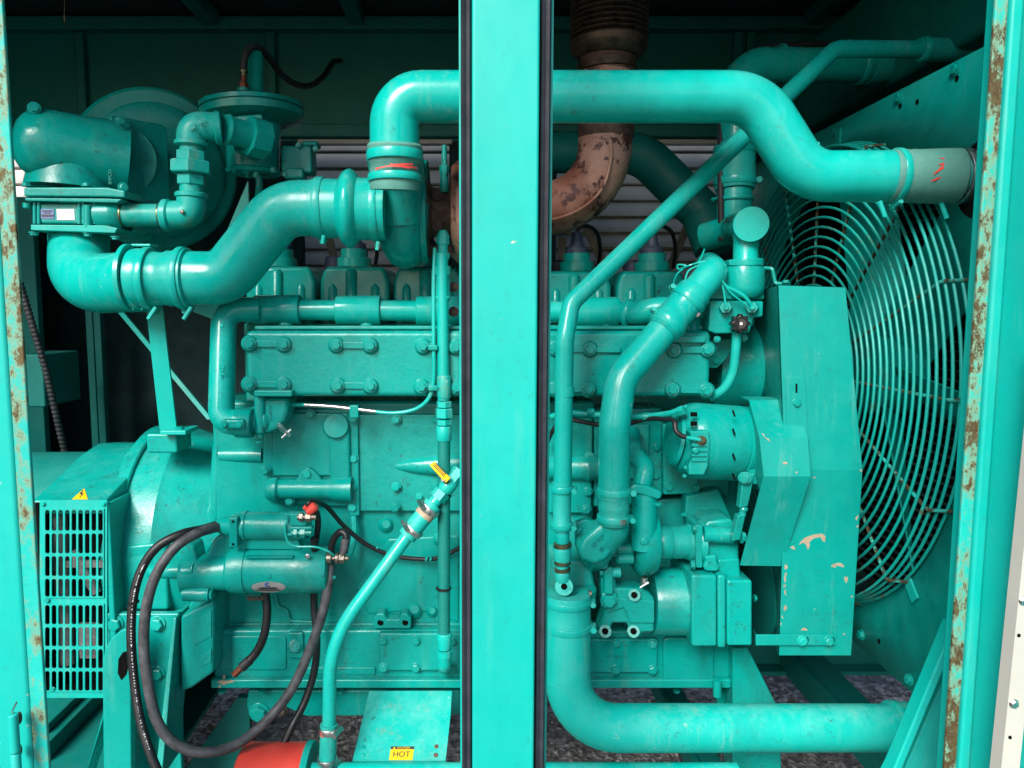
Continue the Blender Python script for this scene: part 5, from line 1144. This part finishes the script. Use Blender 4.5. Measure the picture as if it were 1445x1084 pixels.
# water pump
wp = thing('water_pump', 'teal water pump with narrow volute and flanged drive housing', 'water pump', tuple(P(950, 810, 1.6)))
YW = 1.60
mesh('volute', join(plathe((892, 760, YW), (925, 760, YW), [(0, 38), (.08, 46), (.3, 52), (.6, 52), (.92, 46), (1, 38)], 48)), 'cast', wp)
mesh('volute_neck', ptube([(909, 775, 1.545), (909, 690, 1.555)], 18, n=28), 'cast', wp)
mesh('volute_flange', ppoly([(886, 690), (896, 684), (914, 686), (934, 694), (934, 703), (928, 705), (900, 697), (886, 696)], 1.525, .07), 'cast', wp, bevel=.004)
bolt(928, 710, 1.535, 4, wp, look=(0, 0, -1)); bolt(909, 764, 1.521, 6.5, wp, kind='dome')
mesh('discharge_elbow', ptube([(904, 692, 1.555), (912, 660, 1.58), (893, 640, 1.63), (890, 610, 1.68)], 13.5, fr=[22, 18], n=22), 'cast', wp)
mesh('discharge_collar', plathe((898, 648, 1.655), (897, 638, 1.665), [(0, 15), (1, 15)], 20), 'cast', wp)
dcx = mesh('drain_cock', join(plathe((909, 815, 1.56), (909, 824, 1.56), [(0, 5), (1, 5)], 10), ptube([(903, 829, 1.55), (915, 822, 1.55)], 1.8, n=8)), 'steel', wp)
for y0 in (774, 788): mesh('lug', plathe((868, y0, 1.57), (893, y0, 1.57), [(0, 5), (.15, 8), (1, 8)], 16), 'cast', wp)
bolt(867, 781, 1.56, 4.5, wp, look=(-1, 0, 0))
mesh('shaft_housing', plathe((924, 765, YW), (990, 765, YW), [(0, 22), (.05, 24), (.32, 24), (.34, 23), (.66, 23.5), (.68, 25), (.9, 29), (1, 31)], 40), 'cast', wp)
fl2 = mesh('square_flange', ppoly(rrect(982, 741, 992, 802, 3), 1.555, .08), 'cast', wp, bevel=.003)
bolt(981, 746, 1.56, 4.5, wp, look=(-1, 0, 0)); bolt(979, 797, 1.56, 5, wp, look=(-1, 0, 0))
mesh('drive_housing', ppoly([(993, 742), (1000, 736), (1032, 732), (1044, 745), (1044, 822), (1012, 815), (993, 802)], 1.575, .10), 'cast', wp, bevel=.008)
mesh('link_spigot', plathe((992, 753, 1.565), (1036, 756, 1.565), [(0, 10), (.04, 12), (.95, 11.5), (1, 9)], 22), 'cast', wp)
mesh('wing_boss', ppoly([(994, 785), (1012, 783), (1013, 793), (1017, 802), (1012, 808), (996, 807), (992, 800), (996, 793)], 1.553, .04), 'cast', wp, bevel=.008, seg=3)
mesh('back_mass', ppoly([(925, 705), (985, 700), (990, 745), (925, 745)], 1.72, .1), 'cast_rough', wp, bevel=.006)
mesh('mount_lid', ppoly([(968, 700), (1015, 690), (1035, 735), (985, 745), (966, 728)], 1.66, .04), 'cast_rough', wp, bevel=.006)
bolt(966, 727, 1.65, 4, wp, look=(0, 0, 1))
# oil pump / governor drive casting
op = thing('accessory_drive', 'teal cast accessory drive with mounting foot and square gear case', 'gear case', tuple(P(960, 915, 1.6)))
mesh('barrel', plathe((918, 848, 1.625), (978, 848, 1.625), [(0, 44), (.08, 46), (.75, 46), (.92, 48), (1, 49)], 44), 'cast', op)
for a, b, x0, x1, yt_, yb_ in ((0, 0, 976, 1012, 812, 913), (0, 0, 1013, 1025, 812, 915), (0, 0, 1026, 1062, 819, 912)):
    mesh('gear_case', ppoly(rrect(x0, yt_, x1, yb_, 4), 1.542, .18), 'cast_rough' if x0 == 1013 else 'cast', op, bevel=.006)
mesh('case_top', ppoly([(1013, 790), (1044, 788), (1046, 818), (1013, 811)], 1.57, .1), 'cast', op, bevel=.005)
ft = mesh('mounting_foot', ppoly([(848, 818), (856, 800), (868, 800), (870, 830), (905, 830), (916, 836), (924, 845), (924, 893), (908, 893), (903, 899), (892, 899), (884, 880), (864, 880), (862, 893), (855, 898), (846, 894), (846, 885), (852, 866)], 1.575, .05), 'cast', op, bevel=.006)
mesh('foot_web', ppoly([(852, 842), (924, 848), (924, 880), (890, 880), (880, 858), (856, 866)], 1.57, .02), 'cast', op, bevel=.003)
for x, y in ((895, 840), (854, 891), (894, 891)):
    mesh('hole_boss', plathe((x, y, 1.576), (x, y, 1.568), [(0, 9.5), (1, 8.5)], 22), 'cast', op); mesh('bolt_hole', plathe((x, y, 1.568), (x, y, 1.5675), [(0, 4.6), (1, 4.6)], 16), 'void', op)
pad = mesh('bolt_pad', ppoly(rrect(849, 837, 870, 857, 2), 1.565, .012), 'cast', op, bevel=.002); bolt(859, 847, 1.565, 8.5, pad)
mesh('pivot_lug', ppoly([(853, 840), (852, 806), (858, 800), (866, 802), (866, 840)], 1.555, .025), 'cast', op, bevel=.005)
mesh('pivot_bolt', join(plathe((846, 808, 1.567), (852, 808, 1.567), [(0, 4), (1, 4)], 6), plathe((852, 808, 1.567), (875, 808, 1.567), [(0, 7), (1, 7)], 16)), 'paint_worn', op)
bolt(1064, 844, 1.62, 4, op, look=(1, 0, 0))
mesh('crank_pulley', lathe(P(1064, 830, 1.86), P(1088, 830, 1.86), [(0, .10), (.1, .125), (.3, .125), (.5, .115), (.7, .125), (1, .12)], 48), 'shade_teal', op)
# belt-driven charging alternator
al = thing('charging_alternator', 'teal belt driven charging alternator with slotted rear cover', 'alternator', tuple(P(1020, 682, 1.55)))
YAl = 1.56
alt_ax = (952, 618, YAl, 1075, 627, YAl + .03)
bd = mesh('body', plathe((952, 620, YAl), (1078, 628, YAl + .04), [(0, 34), (.02, 40), (.05, 44), (.14, 52), (.2, 54), (.62, 54), (.625, 52.5), (.65, 52.5), (.655, 54), (.98, 53), (1, 46)], 48), 'cast', al, sharp=25)
mesh('rear_plate', plathe((949, 619, YAl), (955, 620, YAl), [(0, 22), (.3, 36), (1, 39)], 36), 'cast', al)
for k_ in range(3): mesh('vent_slot', pbox(975, 582 + k_ * 13, 984, 588 + k_ * 13, 1.50 - .008 * k_, .004), 'void', bd)
for y in (579, 605, 640, 668): mesh('split_slot', plathe((1034, y, 1.498), (1037, y + 9, 1.496), [(0, 1.4), (1, 1.4)], 8), 'void', bd)
tbk = mesh('terminal_cover', join(ppoly([(973, 608), (1001, 608), (1003, 622), (1000, 658), (994, 671), (972, 671), (972, 656), (980, 640)], 1.482, .05)), 'cast', al, bevel=.004)
for k_ in range(4): mesh('cover_fin', pbox(976, 626 + k_ * 7, 998, 630 + k_ * 7, 1.478, .008), 'cast', tbk)
bolt(990, 622, 1.478, 5, al, mat='brass', kind='stud'); bolt(982, 636, 1.476, 4.5, al, kind='dome')
for x, y in ((975, 602), (968, 660), (966, 672), (968, 574)): bolt(x, y, 1.50, 2.8, al, kind='dome')
mesh('drive_end', ppoly([(1050, 640), (1066, 636), (1074, 660), (1072, 686), (1060, 684), (1056, 668), (1046, 662)], 1.52, .05), 'cast', al, bevel=.006)
mesh('adjusting_link', join(prism([P(1048, 672, 1.515), P(1066, 668, 1.515), P(1056, 715, 1.52), P(1043, 718, 1.52)], Vector((0, .022, 0))), plathe((1050, 714, 1.53), (1047, 728, 1.53), [(0, 5.5), (.3, 7), (.6, 5), (1, 6)], 12), prism([P(1041, 728, 1.52), P(1053, 726, 1.52), P(1045, 762, 1.53), P(1033, 765, 1.53)], Vector((0, .022, 0)))), 'cast', al, bevel=.003)
bolt(1051, 675, 1.514, 7, al, look=(-.5, -.86, 0)); bolt(1046, 758, 1.535, 6, al, look=(1, 0, 0))
wi = thing('alternator_wiring', 'black and teal alternator wires clipped below the intake manifold', 'wire', tuple(P(880, 600, 1.6)))
mesh('teal_lead', ptube([(778, 588, 1.62), (800, 583, 1.60), (835, 585, 1.59), (880, 588, 1.58), (920, 587, 1.56), (948, 583, 1.53), (965, 579, 1.51)], 4.3, smooth=True, n=12), 'paint', wi)
mesh('black_lead', ptube([(772, 625, 1.66), (780, 608, 1.63), (795, 592, 1.61), (820, 595, 1.60), (850, 600, 1.60), (885, 598, 1.585), (915, 591, 1.56), (940, 592, 1.52), (951, 594, 1.49), (954, 608, 1.478), (962, 615, 1.474), (968, 617, 1.473)], 3.2, smooth=True, n=10), 'cable_black', wi)
mesh('ring_terminal', ptube([(966, 617, 1.473), (988, 621, 1.473)], 2.6, n=8), 'paint', wi)
for x, y in ((833, 582), (911, 588)): mesh('clip', plathe((x - 5, y, 1.59 if x < 900 else 1.567), (x + 5, y, 1.59 if x < 900 else 1.565), [(0, 6), (1, 6)], 14), 'cast', wi)
mesh('lead_nut', plathe((948, 584, 1.53), (966, 578, 1.51), [(0, 4), (.1, 6), (.5, 6), (.6, 7), (1, 7)], 6), 'paint_worn', wi)
# alternator belt shield: folded sheet
ash = thing('alternator_shield', 'folded teal sheet shield covering the alternator pulley', 'shield', tuple(P(1090, 798, 1.52)))
def fold(pts_rows):
    V, Fc = [], []
    for (l, r_) in pts_rows: V += [P(*l), P(*r_)]
    for i in range(len(pts_rows) - 1): Fc.append((2 * i, 2 * i + 1, 2 * i + 3, 2 * i + 2))
    return V, Fc
sh = mesh('shield_plate', fold([((1057, 567, 1.55), (1122, 565, 1.55)), ((1071, 618, 1.475), (1139, 618, 1.475)), ((1077, 672, 1.46), (1143, 672, 1.46)), ((1044, 797, 1.52), (1103, 798, 1.52))]), 'guard', ash, flat=True)
s_ = sh.modifiers.new('t', 'SOLIDIFY'); s_.thickness = .0025; s_.offset = 1
mesh('shield_top', prism([P(1045, 561, 1.62), P(1112, 562, 1.62), P(1122, 564.5, 1.552), P(1057, 566, 1.552)], Vector((0, 0, .0025))), 'guard', ash)
mesh('shield_side', prism([P(1058, 569, 1.552), P(1072, 618, 1.478), P(1078, 671, 1.464), P(1072, 690, 1.49), P(1062, 690, 1.62), P(1046, 600, 1.62)], Vector((.002, 0, 0))), 'guard', ash)
for pts in ([(1070, 606), (1072, 606), (1078, 613), (1085, 620), (1087, 624), (1080, 618)], [(1105, 652), (1111, 652), (1111, 655), (1105, 655)], [(1121, 595), (1123, 594), (1124, 596), (1122, 597)], [(1123, 666), (1125, 665), (1125, 669), (1123, 668)]):
    def shy(y): return (1.55 + (y - 566) / 52 * -.075 if y < 618 else 1.475 - (y - 618) / 54 * .015) - .0026
    mesh('paint_chip', ([P(x, y, shy(y) - .0006) for x, y in pts], [tuple(range(len(pts)))]), 'primer', ash, flat=True)
# main belt guard
bg_ = thing('belt_guard', 'tall teal sheet belt guard with chipped paint in front of the fan', 'guard', tuple(P(1150, 925, 1.50)))
YBG = 1.50
gp_ = mesh('front_plate', fold([((1098, 403, YBG + .02), (1192, 406, YBG + .02)), ((1107, 662, YBG - .005), (1216, 663, YBG - .005)), ((1099, 924, YBG + .03), (1200, 924, YBG + .03))]), 'guard', bg_, flat=True)
s_ = gp_.modifiers.new('t', 'SOLIDIFY'); s_.thickness = .0025; s_.offset = 1
mesh('left_side', ([P(1097, 403, YBG + .021), P(1106, 662, YBG - .004), P(1098, 924, YBG + .031), P(1094, 915, 1.80), P(1078, 662, 1.80), P(1062, 415, 1.80)], [(0, 1, 4, 5), (1, 2, 3, 4)]), 'guard', bg_)
mesh('right_side', ([P(1193, 406, YBG + .021), P(1217, 663, YBG - .004), P(1201, 924, YBG + .031), P(1180, 870, 1.78), P(1190, 663, 1.78), P(1168, 420, 1.78)], [(0, 1, 4, 5), (1, 2, 3, 4)]), 'guard', bg_)
mesh('top_plate', ([P(1098, 402, YBG + .021), P(1192, 405, YBG + .021), P(1168, 419, 1.78), P(1062, 414, 1.80)], [(0, 1, 2, 3)]), 'guard', bg_)
mesh('guard_back', ([P(1062, 416, 1.81), P(1168, 421, 1.79), P(1190, 663, 1.79), P(1180, 868, 1.79), P(1094, 913, 1.81), P(1078, 662, 1.81)], [(0, 1, 2, 3, 4, 5)]), 'guard', bg_)
spp = mesh('slot_plate', prism([P(1108, 533, YBG + .003), P(1137, 533, YBG + .003), P(1143, 660, YBG - .010), P(1113, 660, YBG - .010)], Vector((0, .003, 0))), 'guard', bg_, bevel=.001)
mesh('slot', ppoly(rrect(1121.5, 540, 1126.5, 568, 2.4), YBG + .0015, .004), 'cast', spp); mesh('slot_void', ppoly(rrect(1122.7, 541.5, 1125.3, 566, 1.2), YBG + .0008, .004), 'void', spp)
bolt(1124, 569, YBG, 4.6, spp)
mesh('top_bracket', ptube([(1072, 378, 1.62), (1090, 379, 1.60), (1094, 400, 1.60), (1115, 401, 1.58)], 2.6, fr=4, n=8), 'guard', bg_); bolt(1109, 399, 1.58, 4, bg_, look=(0, 0, 1))
stp = mesh('bottom_strap', join(prism([P(1062, 888, 1.62), P(1067, 897, YBG + .018), P(1067, 912, YBG + .018), P(1062, 903, 1.62)], Vector((.003, .001, 0))), ppoly(rrect(1067, 896, 1180, 911, 2), YBG + .018, .004)), 'guard', bg_, bevel=.001)
for x in (1132, 1169): mesh('strap_slot', ppoly(rrect(x - 2, 899, x + 9, 907, 3), YBG + .0172, .003), 'void', stp); bolt(x, 904.5, YBG + .017, 5.5, stp)
def gy(y): return (YBG + .02 - (y - 404) / 258 * .025 if y < 662 else YBG - .005 + (y - 662) / 262 * .035) - .0028
def chip(cx, cy, rx, ry, seed, parent=bg_):
    rn = random.Random(seed); pts = []; m = 16; ph_ = [rn.uniform(0, 6.28) for _ in range(3)]
    for k_ in range(m):
        q = 2 * math.pi * k_ / m; f = .62 + .22 * math.sin(2 * q + ph_[0]) + .16 * math.sin(3 * q + ph_[1]) + .14 * math.sin(5 * q + ph_[2]); pts.append((cx + rx * f * math.cos(q), cy + ry * f * math.sin(q)))
    mesh('paint_chip', ([P(x, y, gy(y) - .0004) for x, y in pts], [tuple(range(m))]), 'primer', parent, flat=True)
mesh('paint_chip', ([P(x, y, gy(y) - .0004) for x, y in ((1127, 769), (1131, 763), (1137, 758), (1150, 754), (1160, 753), (1165, 757), (1164, 765), (1161, 764), (1158, 758), (1148, 760), (1142, 765), (1143, 770), (1140, 776), (1137, 768), (1133, 766))], [tuple(range(15))]), 'primer', bg_, flat=True)
for i, (x, y, rx, ry) in enumerate(((1119, 773, 6, 3), (1184, 797, 9, 5), (1176, 799, 5, 3), (1194, 818, 3, 9), (1109, 800, 2.6, 7), (1108, 815, 3, 9), (1108, 836, 2.4, 5), (1108, 858, 3, 7), (1135, 888, 5, 4), (1202, 842, 2, 2), (1191, 895, 2, 2), (1209, 731, 2.5, 5), (1210, 743, 2, 3), (1149, 674, 3, 1.5), (1215, 664, 2, 3), (1104, 871, 1.6, 3), (1107, 827, 2, 4))): chip(x, y, rx, ry, i)
# thermostat housing block
th = thing('thermostat_housing', 'teal thermostat housing block with black valve knob and capped riser', 'thermostat housing', tuple(P(1040, 472, 1.62)))
tp = mesh('lower_block', ppoly([(1002, 424), (1078, 425), (1077, 447), (1064, 449), (1058, 470), (1010, 471), (1000, 467)], 1.59, .12), 'cast', th, bevel=.004)
mesh('upper_block', ppoly([(1003, 380), (1080, 378), (1079, 423), (1002, 423)], 1.60, .11), 'cast', th, bevel=.004)
mesh('round_body', plathe((1048, 420, 1.615), (1050, 377, 1.615), [(0, 22), (.12, 27), (.3, 29), (.85, 28), (1, 26)], 36), 'cast', th)
mesh('neck_flange', join(plathe((1051, 377, 1.63), (1051, 366, 1.63), [(0, 24), (.1, 25.5), (.9, 25.5), (1, 24)], 32), pbox(1029, 367, 1076, 375, 1.60, .06)), 'cast', th, bevel=.002)
mesh('neck', plathe((1052, 367, 1.63), (1053, 325, 1.63), [(0, 18), (.05, 17), (1, 17.5)], 30), 'paint', th)
mesh('cross_pipe', ptube([(1060, 316, 1.60), (1038, 322, 1.84), (995, 335, 1.9)], 23.5, fr=30, n=32), 'paint', th)
cpn = mesh('round_cap', plathe((1058, 317, 1.62), (1060, 316.5, 1.585), [(0, 22), (.2, 23.5), (.97, 24), (1, 23.5)], 40), 'paint', th)
bolts([(1012, 479), (1050, 477)], 1.60, 3.6, th)
for x, y in ((1024, 434), (1061, 434)): mesh('sensor_nut', join(plathe((x, y, 1.60), (x, y, 1.572), [(0, 9.5), (.6, 9.5), (1, 8)], 6), plathe((x + 1, y, 1.575), (x + 1, y, 1.56), [(0, 4), (1, 3)], 10)), 'cast', th)
def knob():
    V = []; n_ = 56; c = P(1046, 457, 1.555); s = S(457, 1.555)
    o_ = []
    for k_ in range(n_):
        q = 2 * math.pi * k_ / n_; r_ = (12.6 + 1.7 * math.cos(8 * q)) * s; o_.append(c + Vector((math.cos(q) * r_, 0, math.sin(q) * r_)))
    return prism(o_, Vector((0, .02, 0)))
kb = mesh('valve_knob', knob(), 'black', th, bevel=.003, label='black scalloped valve knob')
mesh('knob_screw', plathe((1046, 457, 1.556), (1046, 457, 1.552), [(0, 3), (.6, 3), (1, 2.2)], 14), 'steel', kb)
mesh('knob_hub', plathe((1046, 457, 1.5555), (1046, 457, 1.5535), [(0, 8), (1, 7)], 24), 'black', kb)
mesh('valve_stem', plathe((1046, 457, 1.575), (1044, 457, 1.60), [(0, 6), (1, 8)], 14), 'cast', th)
single('heater_hose', ptube([(1040, 468, 1.585), (1038, 495, 1.59), (1034, 525, 1.60), (1022, 548, 1.61), (1002, 562, 1.63)], 6.5, smooth=True, n=16), 'hosepaint', 'thin teal hose curving down from the black valve knob', 'hose')
hn = thing('sensor_harness', 'tangled painted sensor wires looping over the coolant pipe elbow', 'wire', tuple(P(1010, 440, 1.56)))
for pts, r_ in (([(985, 371, 1.58), (1000, 371, 1.57), (1012, 385, 1.56), (1022, 402, 1.56), (1040, 412, 1.56), (1052, 420, 1.56), (1062, 434, 1.565)], 2.6), ([(1019, 400, 1.56), (1022, 415, 1.56), (1024, 432, 1.56)], 1.4), ([(985, 371, 1.58), (972, 375, 1.58), (958, 380, 1.60), (957, 374, 1.6), (968, 376, 1.59), (955, 388, 1.6), (947, 412, 1.62)], 1.4),
                ([(985, 372, 1.58), (990, 362, 1.6), (994, 352, 1.62)], 1.3), ([(990, 373, 1.575), (972, 382, 1.57), (966, 398, 1.57)], 1.4), ([(1000, 372, 1.57), (1014, 388, 1.555), (1030, 412, 1.555), (1050, 428, 1.555), (1061, 437, 1.56)], 1.2)):
    mesh('wire', ptube(pts, r_, smooth=True, n=8), 'paint', hn)
# curved hose from rail to return pipe
rhh = thing('rail_elbow_hose', 'short teal elbow hose clamped between water rail and thermostat', 'hose', tuple(P(905, 470, 1.6)))
mesh('elbow', ptube([(876, 441, 1.705), (900, 441, 1.66), (935, 436, 1.64), (975, 440, 1.66), (1005, 440, 1.66)], 16.5, smooth=True, n=24), 'paint', rhh)
band((888, 443, 1.68), (1, .2, -.7), 19, 7, rhh, 'paint', screw=150)
mesh('drop_leg', ptube([(975, 440, 1.66), (976, 474, 1.64)], 15, n=22), 'cast', rhh)
# hanging thread screw and eye bolt on the roof
single('hanging_clip', join(sweep([P(91, -10, 1.9), P(91, 26, 1.9)], .0008, 6), sweep([P(91, 22, 1.9), P(91, 31, 1.9)], .003, 8)), 'brass', 'small brass clip hanging on a thread from the roof', 'clip')
single('roof_bolt', join(plathe((1214, 40, 2.2), (1214, 58, 2.2), [(0, 6), (.3, 6), (.35, 4), (1, 4)], 10), plathe((1214, 30, 2.2), (1214, 40, 2.2), [(0, 9), (1, 9)], 6)), 'steel', 'bright steel bolt hanging from the roof above the vent pipe', 'bolt')
single('roof_conduit', ptube([(1220, 60, 2.2), (1290, 25, 2.0), (1350, 0, 1.85), (1390, -20, 1.8)], 4, smooth=True, n=10), 'rubber', 'dark conduit running under the roof beside the radiator', 'conduit')

# cable ties on the looms and hoses
ct = [((626, 700, 1.585), (0, 1), 9.6, 'upright braided oil line'), ((626, 830, 1.585), (0, 1), 9.6, 'lower end of the braided oil line'), ((188, 850, 1.479), (.12, 1), 6.6, 'black battery cable by the bracket')]
for c_, a_, r_, w_ in ct:
    o = band(c_, a_, r_, 3.2, None, 'black', name='cable_tie', n=20); o['label'] = 'narrow black cable tie around the ' + w_; o['category'] = 'cable tie'
